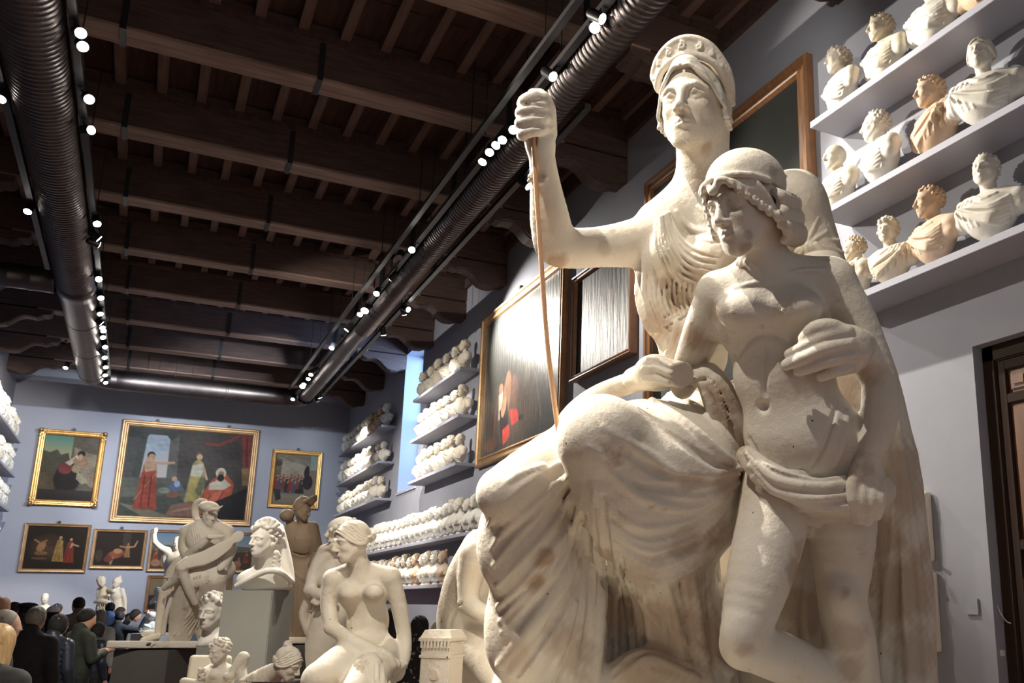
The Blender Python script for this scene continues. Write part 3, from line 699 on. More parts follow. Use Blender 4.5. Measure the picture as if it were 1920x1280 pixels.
q.p([(.90, .02), (.985, .0), (1, .42), (.94, .40)], (.26, .06, .055)); q.l([(.62, .14), (.72, .15), (.83, .07), (.88, .02)], .022, (.22, .055, .05)); q.l([(.95, .05), (.97, .38)], .01, (.13, .03, .03)); q.p([(.93, .40), (1, .40), (1, .6), (.95, .6)], (.33, .20, .10)); q.p([(.74, .80), (1, .62), (1, 1), (.7, 1)], (.02, .016, .018)); q.p([(.40, .86), (.56, .8), (.66, .98), (.36, .98)], (.26, .13, .09)); q.l([(.42, .93), (.55, .88), (.6, .95)], .012, (.34, .22, .16))
far('framed_painting', -.755, 2.587, 6.31, 3.62, .17, M_gold2, q, 'large gilt-framed scene of robed figures before an arch, biggest picture on far wall', hooks=2)
q = Paint((.06, .05, .042), 130, 170, .8)
q.g(0, .36, (.10, .33, .30), (.52, .46, .24), 0, .52); q.p([(0, .24), (.12, .27), (.25, .22), (.33, .3), (.46, .26), (.55, .5), (.4, .6), (0, .56)], (.10, .095, .065)); q.p([(.52, 0), (1, 0), (1, 1), (.5, 1)], (.15, .125, .10)); q.p([(.55, .17), (.8, .24), (1, .28), (1, .8), (.62, .62)], (.30, .25, .18)); q.p([(0, .58), (.3, .56), (.3, .85), (0, .85)], (.13, .10, .06))
q.e(.50, .66, .26, .26, (.028, .022, .022)); q.e(.44, .50, .14, .1, (.22, .05, .05)); q.p([(.42, .42), (.62, .29), (.66, .34), (.52, .46)], (.68, .60, .46)); q.e(.70, .27, .075, .055, (.03, .02, .015)); q.e(.69, .32, .05, .05, (.52, .33, .22)); q.e(.79, .40, .05, .05, (.34, .13, .09)); q.l([(.6, .36), (.62, .42), (.78, .40)], .035, (.42, .23, .15)); q.e(.64, .5, .09, .07, (.40, .30, .2)); q.p([(.66, .52), (.78, .62), (.9, .70), (.78, .74), (.66, .66)], (.38, .35, .24)); q.g(.84, 1, (.055, .045, .04), (.03, .026, .024))
far('framed_painting', -2.53, -1.07, 5.89, 3.965, .15, M_gold, q, 'ornate gold-framed picture with green sky and embracing couple, upper left on far wall', ornate=True, depth_=.1)
q = Paint((.30, .26, .20), 120, 150, .82)
q.p([(.05, .08), (.8, .16), (.78, .46), (.05, .44)], (.50, .44, .33)); q.p([(.2, .02), (.78, .12), (.76, .22), (.2, .12)], (.33, .29, .24)); q.p([(0, .1), (.16, .1), (.14, .5), (0, .5)], (.22, .18, .14)); q.g(0, .3, (.30, .48, .46), (.45, .5, .42), .84, 1); q.e(.05, .2, .12, .06, (.12, .09, .08))
for i in range(9): q.e(.08 + .07 * i, .45 + .02 * math.sin(i * 2), .035, .035, (.52, .32, .24))
for i in range(8): q.person(.06 + .085 * i, .42 + .04 * (i % 2), .32, SK, [(.34, .06, .05), (.1, .13, .2), (.3, .1, .06), (.06, .06, .08)][i % 4])
q.e(.80, .55, .13, .16, (.05, .04, .05)); q.e(.76, .36, .07, .13, (.06, .035, .05)); q.e(.77, .25, .04, .035, (.05, .035, .03)); q.g(.82, 1, (.36, .31, .22), (.28, .23, .16)); q.p([(.0, .7), (.16, .72), (.2, .9), (.08, .95)], (.05, .05, .06)); q.e(.62, .74, .12, .05, (.06, .05, .05))
far('framed_painting', 2.968, 4.316, 5.815, 4.165, .13, M_gold, q, 'upright gold-framed street crowd with rider, rightmost picture on far wall')
q = Paint((.035, .022, .016), 170, 130, 1.2)
q.e(.38, .5, .35, .35, (.10, .06, .035), soft=1.); q.e(.26, .48, .07, .14, (.42, .20, .09), 25); q.l([(.14, .32), (.24, .4), (.34, .33)], .02, (.42, .2, .09)); q.e(.27, .63, .12, .05, (.30, .15, .07)); q.person(.56, .22, .6, SK, (.42, .25, .07)); q.person(.74, .26, .58, SK, (.28, .05, .03)); q.l([(.76, .40), (.88, .45)], .02, SK); q.l([(.60, .55), (.63, .78)], .03, (.5, .3, .14)); q.e(.25, .75, .14, .03, (.16, .09, .05))
far('framed_painting', -2.52, -1.115, 3.515, 2.32, .08, M_gold2, q, 'dark framed picture of glowing robed figures, leftmost of lower row on far wall')
q = Paint((.04, .026, .019), 170, 130, 1.2)
q.p([(.55, .0), (.72, .0), (.74, .5), (.57, .5)], (.075, .05, .04)); q.e(.44, .66, .2, .13, (.36, .10, .05), -20); q.e(.48, .56, .1, .08, (.48, .25, .13)); q.person(.68, .32, .42, SK, (.40, .20, .08)); q.l([(.52, .42), (.66, .44), (.82, .42), (.87, .26)], .025, (.5, .27, .14)); q.l([(.38, .75), (.36, .93)], .035, (.46, .26, .14)); q.e(.1, .7, .08, .2, (.08, .055, .04)); q.e(.3, .8, .1, .1, (.2, .06, .04))
far('framed_painting', -1.045, .157, 3.425, 2.425, .08, M_gold2, q, 'dark framed picture of reclining man in red, second of lower row on far wall')
q = Paint((.10, .07, .05), 170, 90, 2.4)
q.g(0, .42, (.20, .33, .52), (.42, .45, .42)); q.p([(0, .32), (.3, .36), (.6, .3), (1, .36), (1, .5), (0, .5)], (.16, .15, .10))
for i in range(13): q.person(.04 + .075 * i, .45 + .1 * (i % 3), .36, SK, [(.34, .08, .04), (.3, .2, .08), (.12, .08, .06), (.36, .13, .07)][i % 4])
for i in range(9): q.e(.05 + .1 * i, .84 + .04 * (i % 2), .05, .1, (.42, .22, .12))
far('framed_painting', .23, 2.787, 3.455, 2.37, .08, M_gold2, q, 'long battle scene with blue sky, framed, behind the helmeted statue')
q = Paint((.05, .035, .028), 90, 110, .9)
q.g(0, .55, (.26, .20, .11), (.34, .24, .12)); q.g(.55, 1, (.06, .042, .034), (.03, .024, .024)); q.e(.5, .5, .5, .08, (.16, .12, .08), soft=.8)
far('framed_painting', .29, 1.10, 2.275, 1.345, .075, M_brown, q, 'small brown-framed dusk landscape low on far wall, lowest picture there')
# pictures on the right wall (image left to right is towards the camera)
wx = lambda y, z: (XR - .005, y, z)
def rgt(name, y0, y1, z1, z0, fw, fm, pt, label, **k): return picture(name, wx(y0, z1), (0, -1, 0), (-1, 0, 0), y0 - y1, z1 - z0, fw, fm, pt, label, **k)
q = Paint((.045, .046, .042), 190, 170, 1.35)
q.g(0, .5, (.055, .062, .062), (.05, .048, .042)); q.e(.45, .75, .42, .3, (.12, .085, .065), soft=.9)
q.e(.36, .62, .055, .17, (.30, .17, .11), 8); q.e(.37, .50, .03, .04, (.30, .17, .11)); q.e(.46, .62, .05, .12, (.20, .11, .08), -10)
q.p([(.24, .60), (.30, .58), (.31, .76), (.25, .78)], (.62, .52, .40)); q.e(.27, .56, .03, .04, (.36, .2, .13)); q.p([(.26, .72), (.36, .66), (.40, .86), (.30, .92)], (.03, .025, .03)); q.e(.32, .70, .035, .08, (.45, .28, .17), 20)
q.p([(.40, .74), (.50, .76), (.54, .84), (.44, .86)], (.62, .07, .06)); q.p([(.31, .86), (.40, .84), (.42, .92), (.33, .97)], (.62, .08, .06)); q.e(.56, .83, .04, .02, (.03, .03, .03)); q.l([(.20, .70), (.19, .94)], .012, (.28, .09, .07)); q.l([(.72, .58), (.80, .88)], .010, (.18, .16, .12)); q.e(.62, .55, .04, .1, (.16, .13, .1), 20); q.e(.15, .93, .1, .05, (.20, .09, .06))
far_l = rgt('framed_painting', 15.45, 11.70, 6.58, 3.86, .17, M_gold2, q, 'large glossy dark canvas with red-clad figures, gilt frame, left on right wall', dim=.7, cm=M_canvas2, depth_=.09)
q = Paint((.055, .058, .054), 150, 170, 1.0)
q.e(.62, .42, .09, .14, (.16, .10, .075)); q.e(.6, .6, .12, .12, (.13, .11, .09)); q.e(.35, .7, .22, .16, (.12, .095, .075)); q.e(.75, .72, .12, .2, (.10, .085, .07)); q.p([(.58, .0), (.75, .0), (.72, .3), (.6, .3)], (.06, .05, .045))
rgt('framed_painting', 11.34, 9.52, 6.06, 4.55, .08, M_brown, q, 'shiny rippled dark canvas in slim frame, middle one of the three on right wall', cm=M_canvas3, depth_=.12)
q = Paint((.030, .032, .027), 160, 170, 1.1)
q.e(.6, .4, .4, .4, (.042, .046, .036), soft=.9); q.e(.2, .25, .2, .2, (.055, .06, .058), soft=.9)
rgt('framed_painting', 9.22, 6.02, 6.65, 3.6, .17, M_brown, q, 'very dark canvas in a wide brown frame behind the seated mother statue', depth_=.1)
# ------------------------------------------------------------------ plaster casts: shared shapes
M_pl = plaster('old_plaster', (.62, .575, .50), (.55, .485, .39), (.32, .205, .125), .75, bump=.45)
M_plb = plaster('bust_plaster', (.68, .63, .53), (.62, .54, .42), (.50, .36, .22), .35, pits=False, bump=.15)
M_plw = plaster('white_plaster', (.74, .72, .66), (.70, .66, .58), (.6, .5, .38), .1, pits=False, bump=.1)
M_plt = plaster('tan_plaster', (.60, .46, .31), (.52, .36, .22), (.34, .2, .11), .5, pits=False, bump=.15)
M_plg = plaster('pinkish_plaster', (.62, .44, .30), (.66, .52, .40), (.45, .26, .15), .4, pits=False, bump=.15)

def hair(F, W, H, style, rng):
    BB = np.array([(W(1, 0, 0) - W(0, 0, 0)), (W(0, 1, 0) - W(0, 0, 0)), (W(0, 0, 1) - W(0, 0, 0))]) / H
    c = np.array((0, -.09, .13)); R = np.array((.325, .42, .375))
    def S(p, r, k=.02, op='u'): F.ell(W(*p), (r * H,) * 3, k=k * H, op=op)
    def C(pts, r, k=.02, op='u'): F.cap(smooth_line(np.array([W(*p) for p in pts]), 12), np.array(r) * H if not np.isscalar(r) else r * H, k * H, op)
    if style in ('short', 'curly', 'receding'):
        n, rr = {'short': (95, .055), 'curly': (75, .085), 'receding': (80, .05)}[style]
        for i in range(n):
            z = 1 - 1.7 * (i + .5) / n; a = i * 2.399963; q = math.sqrt(max(0, 1 - z * z)); d = np.array((q * math.cos(a), q * math.sin(a), z))
            p = c + d * R
            lim = .30 if style != 'receding' else .46
            if p[1] > .02 and p[2] < lim - .25 * max(0, .25 - p[1]): continue
            if p[2] < -.22: continue
            if abs(p[0]) > .26 and -.12 < p[1] < .06 and p[2] < .02: continue
            r = rr * (.75 + .5 * rng.random())
            t = np.cross(d, rng.normal(size=3)); t /= np.linalg.norm(t); C([p - t * r * .8, p + d * r * .35, p + t * r * .8], [r * .6, r * .8, r * .35], .012)
    elif style in ('wave', 'bun', 'knot'):
        for s in (-1, 1):
            for j in range(6):
                a = j / 5; w_ = .02 * math.sin(j * 2.3)
                C([(s * .012, .325 - .27 * a, .28 + .20 * a), (s * .155, .29 - .28 * a, .21 + .22 * a + w_), (s * .235, .21 - .28 * a, .10 + .25 * a - w_), (s * .31, .06 - .22 * a, -.04 + .20 * a), (s * .33, -.14 - .10 * a, -.10 + .14 * a + w_), (s * .22, -.38, -.04 + .08 * a), (s * .06, -.5, .02)], [.022, .034, .036, .038, .036, .03, .03], .003)
        for s in (-1, 1):
            for j in range(5):
                a = (j + .5) / 5; w_ = .02 * math.sin((j + .5) * 2.3); C([(s * .02, .35 - .27 * a, .30 + .20 * a), (s * .165, .315 - .28 * a, .225 + .22 * a + w_), (s * .25, .23 - .28 * a, .11 + .25 * a - w_), (s * .335, .07 - .22 * a, -.03 + .20 * a), (s * .36, -.14 - .10 * a, -.09 + .14 * a + w_)], .014, .004, 'c')
        p = (0, -.52, .04) if style == 'wave' else ((0, -.30, .47) if style == 'bun' else (0, -.55, .20))
        S(p, .13, .05)
        for i in range(7):
            a = i * .9; C([(p[0] + .1 * math.cos(a), p[1] - .02, p[2] + .1 * math.sin(a)), (p[0] + .13 * math.cos(a + 1), p[1] + .02, p[2] + .12 * math.sin(a + 1))], .04, .01)
    elif style == 'smooth':
        F.ell(W(0, -.17, .18), np.array((.362, .45, .385)) * H, BB, .002)
        for j in range(9):
            x = -.28 + .07 * j; C([(x, .26 - .9 * x * x, .28 - .6 * x * x), (x * 1.1, .05, .50 - 1.2 * x * x), (x * .8, -.3, .45 - 1.2 * x * x)], .012, .004, 'c')
        S((0, -.40, .44), .13, .04)
        for i in range(6): C([(.12 * math.cos(i), -.36, .50 + .07 * math.sin(i)), (.10 * math.cos(i + 1.2), -.48, .50 + .07 * math.sin(i + 1.2))], .045, .008)
    elif style == 'long':
        for s in (-1, 1):
            for j in range(6):
                a = j / 5; C([(s * .02, .25 - .45 * a, .42 + .06 * math.sin(3 * a)), (s * .25, .12 - .3 * a, .25), (s * .34, -.05 - .2 * a, -.05), (s * .33, -.1 - .25 * a, -.35), (s * .25, -.12 - .25 * a, -.6)], [.05, .06, .07, .065, .04], .02)

def fstroke(F, pts, r, op='u', dr=(0, -1, 0), o=.6, k=None):
    """fold laid on a local model: pts are (x, z) seen from the front"""
    dr = np.array(dr, float); uv = smooth_line(pts, max(4, int(np.hypot(*np.diff(np.array(pts, float), axis=0).T).sum() / .02))); Q = []; n = len(uv)
    rr = np.interp(np.linspace(0, 1, n), np.linspace(0, 1, len(np.atleast_1d(r))), np.atleast_1d(r))
    ori = np.array([np.array((x, 0, z)) - dr * o for x, z in uv]) if abs(dr[1]) > .5 else np.array([np.array((0, x, z)) - dr * o for x, z in uv])
    ts = np.array([(F.hit(p, dr, 0, 1.5) or np.nan) for p in ori])
    if np.isnan(ts).all(): return
    ok = ~np.isnan(ts); ts = np.interp(np.arange(n), np.arange(n)[ok], ts[ok])
    Q = ori + dr * (ts + rr * (.4 if op == 'u' else -.3))[:, None]
    F.cap(Q, rr, k if k is not None else float(rr.mean()) * .4, op)

def bust_mesh(seed, hs, dress, h=.0065, turn=0., tilt=0., w=1., hair_tint=.3):
    rng = np.random.default_rng(seed); F = Field((-.27, -.2, .05), (.27, .22, .68), h)
    F.ell((0, .0, .235), (.20 * w, .118, .125), k=.03); F.ell((0, .01, .16), (.15 * w, .105, .11), k=.05)
    for s in (-1, 1): F.cap([(s * .10 * w, -.01, .292), (s * .195 * w, -.01, .255), (s * .205 * w, .0, .20)], [.062, .07 * (.4 + .6 * w), .055 * (.4 + .6 * w)], .04)
    F.ell((0, .0, .095), (.075, .07, .05), k=.04)
    B = basis((math.sin(turn), math.cos(turn), tilt)); Hh = .232; c = np.array((.02 * math.sin(turn), .035, .483))
    W = head(F, c, B, Hh, neck=(0, -.015, .28), female=hs in ('wave', 'bun', 'knot'))
    hair(F, W, Hh, hs, rng)
    if dress == 'toga':
        s = 1 if seed % 2 else -1
        for j in range(7):
            a = j / 6; fstroke(F, [(s * (.185 - .02 * a), .31 - .05 * a), (s * (.08 - .03 * a), .275 - .10 * a), (-s * (.06 + .02 * a), .215 - .11 * a), (-s * (.17 - .03 * a), .25 - .14 * a)], [.012, .019, .018, .011])
        for j in range(5): fstroke(F, [(s * (.19 - .03 * j), .33 - .003 * j), (s * (.20 - .035 * j), .25), (s * (.185 - .04 * j), .16 - .01 * j)], [.012, .014, .008])
        fstroke(F, [(s * .19, .32), (s * .06, .315), (-s * .02, .275), (-s * .10, .29)], [.02, .016, .014, .01])
        fstroke(F, [(s * .19, .29), (s * .05, .22), (-s * .12, .17)], [.008, .012, .006], 'c')
    elif dress == 'coat':
        for s in (-1, 1):
            fstroke(F, [(s * .075, .345), (s * .085, .27), (s * .03, .15), (0, .09)], [.02, .018, .014, .01]); fstroke(F, [(s * .06, .36), (s * .09, .33), (s * .07, .30)], .018)
            fstroke(F, [(s * .12, .31), (s * .15, .2), (s * .11, .12)], [.008, .012, .006])
    else:
        for s in (-1, 1): F.ell((s * .07, .095, .20), (.055, .04, .05), k=.03)
        for j in range(6): fstroke(F, [(-.18 + .01 * j, .21 - .02 * j), (-.06, .15 - .018 * j), (.06, .155 - .018 * j), (.18 - .01 * j, .215 - .02 * j)], [.008, .012, .012, .008])
    F.cut((0, -.10, .2), (0, -1, -.25))
    me = F.mesh('bust'); n = len(me.vertices); co = np.empty(n * 3, np.float32); me.vertices.foreach_get('co', co); q = (co.reshape(-1, 3) - c) @ B.T / Hh
    st = np.clip((q[:, 2] + .55 - 1.5 * np.clip(q[:, 1] + .08, 0, 1) - .62 * (q[:, 1] > .02)) * 4, 0, 1) * (q[:, 2] > -.3) * (0 if hs == 'bald' else hair_tint)   # hair keeps more of the old tint
    me.attributes.new('stain', 'FLOAT', 'POINT').data.foreach_set('value', st.astype(np.float32)); return me
socle_m = MB().rev([(.075, 0), (.078, .012), (.07, .02), (.062, .028), (.052, .045), (.05, .062), (.06, .07), (.06, .085)], (0, 0, 0), (0, 0, 1), 20).mesh('socle')
HQ = {}
def hq(seed, hs, dress, turn=0, tilt=0):
    k = (seed, hs, dress, turn, tilt)
    if k not in HQ: HQ[k] = bust_mesh(seed, hs, dress, .0062, turn, tilt)
    return HQ[k]
def bust(x, y, z, rz, me, m, label, group, sc=1., parts=True, name='plaster_bust'):
    """a bust standing at x,y on the shelf top z, facing the direction rz (0 = away along the hall)"""
    root = empty(name, (x, y, z), label, 'bust', group, rz); root.scale = (sc,) * 3
    me2 = me if not me.materials else me
    o = link('figure', me, None, root)
    if not me.materials: me.materials.append(m)
    o.material_slots[0].link = 'OBJECT'; o.material_slots[0].material = m
    s = link('socle', socle_m, None, root)
    if not socle_m.materials: socle_m.materials.append(m)
    s.material_slots[0].link = 'OBJECT'; s.material_slots[0].material = m
    return root

# ------------------------------------------------------------------ shelves
SD, ST = .36, .058
def shelf(y0, y1, z0, label, right=True):
    lo, hi = ((XR - SD, y0, z0), (XR, y1, z0 + ST)) if right else ((XL, y0, z0), (XL + SD, y1, z0 + ST))
    o = MB().box(lo, hi).build('wall_shelf', M_shelf, bev=.003); return tag(o, label, 'shelf', 'grey wall shelves for busts')
Z3 = (5.61, 4.745, 3.90); TMB = ('top', 'middle', 'lowest')
for z, n, yl in zip(Z3, TMB, (5.66, 5.60, 5.55)): shelf(-1.5, yl, z, '%s of three long grey shelves on the right wall nearest the camera' % n)
for z, n in zip((5.665, 4.80, 3.935), TMB): shelf(15.69, 18.98, z, '%s of three short grey shelves between window and glossy painting' % n)
for z, n in zip((5.62, 4.765, 3.90), TMB): shelf(21.84, 27.2, z, '%s of three grey shelves in the far right corner beyond the window' % n)
shelf(8.0, 24.6, 2.67, 'upper of the two very long grey shelves behind the seated nude'); shelf(16.35, 24.6, 1.85, 'lower of the two very long grey shelves behind the seated nude')
for z, n in zip((5.40, 4.555, 3.72), TMB): shelf(20.0, 27.35, z, '%s of three grey shelves on the left wall' % n, False)
shelf(21.5, 26.9, 2.75, 'fourth grey shelf low on the left wall', False)

# twelve near busts on the right wall: pixel of the base, turn, kind
near = [  # shelf row, base u,v, heading (deg from facing the room), mesh spec, material, scale, label
    (0, 1580, 196, 20, (3, 'curly', 'toga', 0, 0), M_pl, .97, 'curly-haired draped bust, far left end of the top near shelf'),
    (0, 1662, 140, 10, (5, 'short', 'toga', .25, 0), M_plb, .97, 'bright draped bust of a short-haired man, second on the top near shelf'),
    (0, 1755, 76, 5, (7, 'short', 'toga', .1, 0), M_plw, 1.06, 'draped bust cut by the photo top, third on the top near shelf'),
    (0, 1850, 8, 0, (4, 'receding', 'coat', 0, 0), M_plt, .95, 'tan bust mostly above the photo edge, fourth on the top near shelf'),
    (1, 1574, 372, 14, (9, 'bald', 'toga', -.15, 0), M_plb, .95, 'bald older man in a toga, left end of the middle near shelf'),
    (1, 1655, 330, 25, (5, 'receding', 'toga', .3, 0), M_plw, 1.04, 'bright draped bust in sharp profile, second on the middle near shelf'),
    (1, 1757, 270, 12, (12, 'short', 'toga', .2, 0), M_plg, 1.03, 'pinkish draped bust with short combed hair, third on the middle near shelf'),
    (1, 1852, 215, -14, (15, 'wave', 'toga', -.2, .05), M_plw, 1.10, 'white woman bust with side curls and cloak, fourth on the middle near shelf'),
    (2, 1610, 528, 30, (18, 'short', 'toga', .2, 0), M_plb, .86, 'bearded bust beside the plaster shoulder, left end of the lowest near shelf'),
    (2, 1672, 514, -12, (20, 'curly', 'toga', -.25, 0), M_plb, .88, 'curly youth bust without socle look, second on the lowest near shelf'),
    (2, 1757, 487, 14, (3, 'short', 'toga', .2, 0), M_plg, 1.0, 'reddish-headed draped bust, third on the lowest near shelf'),
    (2, 1862, 438, -6, (21, 'receding', 'toga', -.25, .08), M_plw, 1.04, 'pale close-cropped man with raised chin, fourth on the lowest near shelf')]
near[9] = near[9][:7] + ('curly-haired youth bust, second from left on the lowest near shelf',)
for row, u, v, hd, spec, m, sc, lab in near:
    y = on(0, XR - .19, u, v)[1]
    bust(XR - .19, y, Z3[row] + ST, math.radians(90 - hd), hq(*spec), m, lab, 'busts on the near right shelves', sc * 1.09)

LQ = [bust_mesh(s, hs, d, .011, t) for s, hs, d, t in ((31, 'short', 'toga', .2), (32, 'curly', 'coat', 0), (33, 'wave', 'bare', .2), (34, 'bun', 'bare', 0), (35, 'receding', 'toga', -.2), (36, 'knot', 'toga', .3), (37, 'bald', 'coat', 0))]
LQN = [bust_mesh(s, hs, 'bare', .0095, t, 0, .66, .55) for s, hs, t in ((41, 'wave', .3), (42, 'bun', -.1), (43, 'knot', .2), (44, 'curly', .1))]
def row(x, ys, z, kinds, mats, heads, where, group, sc=(1, 1), start=0, lib=None):
    r = np.random.default_rng(int(z * 100) + int(ys[0])); n = len(ys)
    for i, y in enumerate(ys):
        m = mats[(i * 5 + start) % len(mats)] if not callable(mats) else mats(i)
        bust(x + r.uniform(-.02, .02), y, z + ST, math.radians(heads + r.uniform(-14, 14)), (lib or LQ)[kinds[(i + start) % len(kinds)]], m, where % ORD[i], group, r.uniform(*sc))
for z, n, k in zip((5.665, 4.80, 3.935), TMB, ((0, 1, 4, 6), (1, 4, 0, 6, 1), (4, 0, 6, 1))):
    row(XR - .205, np.linspace(15.95, 18.72, 7 if n != 'top' else 6), z, k, [M_plb, M_pl, M_plb] if n == 'top' else [M_plb, M_plw, M_pl], 100, 'bust %s from near end, ' + n + ' shelf between window and painting', 'busts between window and painting', (.9, 1.02))
for z, n, k in zip((5.62, 4.765, 3.90), TMB, ((1, 0, 4, 6), (0, 2, 4, 1, 6), (4, 5, 0, 1))):
    row(XR - .205, np.linspace(22.1, 26.9, 11), z, k, (lambda i: M_plt if i in (2, 3) else (M_plw if i != 1 else M_plt)) if n == 'top' else [M_plw, M_plb, M_plw, M_plb], 100, 'bust %s from near end, ' + n + ' shelf in the far right corner', 'busts in the far right corner', (.85, 1.0), int(z))
row(XR - .205, np.linspace(14.4, 23.4, 22), 2.67, (0, 1, 2, 0, 3, 1), [M_plw, M_plb, M_plg, M_plw, M_plb], 96, 'bust on a small socle, %s from near end of upper very long shelf', 'busts on the upper very long shelf', (.98, 1.1), lib=LQN)
row(XR - .205, np.linspace(16.62, 23.4, 17), 1.85, (2, 0, 1, 3, 0), [M_plb, M_plw, M_plg, M_plw], 96, 'bust %s from near end of lower very long shelf', 'busts on the lower very long shelf', (.95, 1.08), 2, lib=LQN)
for z, n in zip((5.40, 4.555, 3.72), TMB): row(XL + .205, np.linspace(23.0 + (5.4 - z) * .9, 27.1, 9), z, (0, 1, 4, 6, 2), [M_plw, M_plb, M_plw], -90, 'bust %s from near end of ' + n + ' shelf on left wall', 'busts on the left wall shelves', (.9, 1.1), int(z))
row(XL + .205, [25.9, 26.6], 2.75, (1, 0), [M_plw], -90, 'bust %s from near end of low fourth shelf on left wall', 'busts on the left wall shelves')
# two plaster relief slabs hung low by the door
for (z1, z0, y1, y0), lab in (((2.40, 1.90, 6.1, 4.875), 'upper of two rough plaster relief slabs on the wall beside the statue'), ((1.82, 1.27, 6.1, 4.865), 'lower of two rough plaster relief slabs on the wall beside the statue')):
    F = Field((4.86, y0 - .05, z0 - .05), (5.02, y1 + .05, z1 + .05), .011); F.ell((4.947, (y0 + y1) / 2, (z0 + z1) / 2), (.05, (y1 - y0) / 2, (z1 - z0) / 2), k=0, box=True)
    r = np.random.default_rng(int(z1 * 10))
    for i in range(110):
        a = r.random(); F.ell((4.90 + r.uniform(-.01, .01), y0 + r.uniform(0, .02) if i % 2 else y0 + a * (y1 - y0), z0 + a * (z1 - z0) if i % 2 else r.choice([z0, z1])), (.028, .013 + .012 * r.random(), .013 + .012 * r.random()), k=.012, op='c' if i % 4 else 'u')
    tag(F.build('plaster_relief', M_plb, origin=(4.95, (y0 + y1) / 2, z0)), lab, 'relief', 'relief slabs by the door')
# ------------------------------------------------------------------ the colossal mother and boy
def fbox(pts, m, h):
    q = np.array([P(*p[:3]) for p in pts]); return Field(q.min(0) - m, q.max(0) + m, h)
def CH(F, pts, k=.03, op='u', n=None):
    """limb: (u, v, depth, radius in frame pixels)"""
    a = np.array(pts, float); X = np.array([P(*p[:3]) for p in a]); r = a[:, 3] * a[:, 2] / FPX
    if len(a) > 2:
        Q = smooth_line(np.column_stack([X, r]), n or 3 * len(a)); X, r = Q[:, :3], Q[:, 3]
    F.cap(X, r, k, op)
def EL(F, u, v, t, ru, rv, rd, ang=0, k=.04, op='u', yaw=0, pit=0, box=False):
    """ellipsoid at a pixel: half width and height in frame pixels, half depth in metres, turned in the picture / about its upright / about its cross axis"""
    a = math.radians(ang); d = ray(u, v); d = d / np.linalg.norm(d)
    r0 = np.cross(CU, -d); r0 = np.cross(-d, np.cross(CR, -d)) if False else CR - d * CR.dot(d); r0 /= np.linalg.norm(r0); u0 = np.cross(r0, d)
    r1 = r0 * math.cos(a) - u0 * math.sin(a); u1 = r0 * math.sin(a) + u0 * math.cos(a)
    if yaw: y = math.radians(yaw); r1, d = r1 * math.cos(y) + d * math.sin(y), d * math.cos(y) - r1 * math.sin(y)
    if pit: y = math.radians(pit); u1, d = u1 * math.cos(y) + d * math.sin(y), d * math.cos(y) - u1 * math.sin(y)
    F.ell(P(u, v, t), (ru * t / FPX, rv * t / FPX, rd), np.array([r1, u1, d]), k, op, box)
def ST(F, r, k, *lines, op='u'):
    for l in lines: F.stroke(l, r, k * .45, op)
HF = np.array([math.sin(YAW), math.cos(YAW), 0])            # level direction of view
def face_dir(left_deg, down=0.): 
    a = math.radians(left_deg); f = -HF * math.cos(a) - CR * math.sin(a); f = f * math.cos(math.radians(down)); f[2] -= math.sin(math.radians(down)); return f

statue = empty('plaster_statue', on(2, 1.0, 1330, 1280) * 0 + np.array([P(1400, 1000, 3.6)[0], P(1400, 1000, 3.6)[1], .95]),
               'colossal plaster group of seated mother in diadem with staff, boy standing before her', 'statue')
H1 = .0047
# --- woman: head, bodice, arms
F = fbox([(960, 150, 3.4), (1440, 60, 4.15), (1600, 700, 4.1), (1180, 720, 3.5), (1400, 700, 3.3)], .10, H1)
B = basis(face_dir(19, 7)); Hw = .43; c = P(1281, 180, 3.66) - B[1] * .30 * Hw
W = head(F, c, B, Hw, female=True, neck=None, nose=1.15)
CH(F, [(1318, 215, 3.86, 52), (1318, 300, 3.90, 50), (1322, 372, 3.93, 58)], .05)
EL(F, 1335, 440, 3.98, 135, 95, .22, -6, .06); EL(F, 1310, 560, 3.95, 95, 110, .20, 0, .07); EL(F, 1290, 660, 3.85, 75, 80, .18, 0, .06)
CH(F, [(1300, 372, 3.93, 44), (1235, 425, 3.86, 48)], .06); CH(F, [(1345, 372, 3.95, 46), (1490, 385, 4.0, 58)], .06)
EL(F, 1238, 487, 3.78, 46, 52, .12, 12, .05); EL(F, 1340, 490, 3.78, 60, 55, .12, 0, .05)
CH(F, [(1225, 500, 3.80, 34), (1218, 560, 3.78, 38), (1238, 605, 3.76, 36), (1275, 615, 3.76, 34)], .04)          # blouse over the belt
CH(F, [(1240, 440, 3.84, 50), (1190, 458, 3.79, 47), (1120, 466, 3.70, 40), (1062, 468, 3.63, 41), (1036, 460, 3.60, 40)], .03)
CH(F, [(1040, 462, 3.60, 40), (1031, 410, 3.56, 37), (1023, 350, 3.53, 29), (1017, 300, 3.50, 24.5), (1014, 268, 3.49, 24.5)], .03)
CH(F, [(1490, 372, 4.0, 52), (1512, 420, 4.0, 50), (1528, 480, 4.0, 52), (1550, 560, 3.95, 55)], .05)
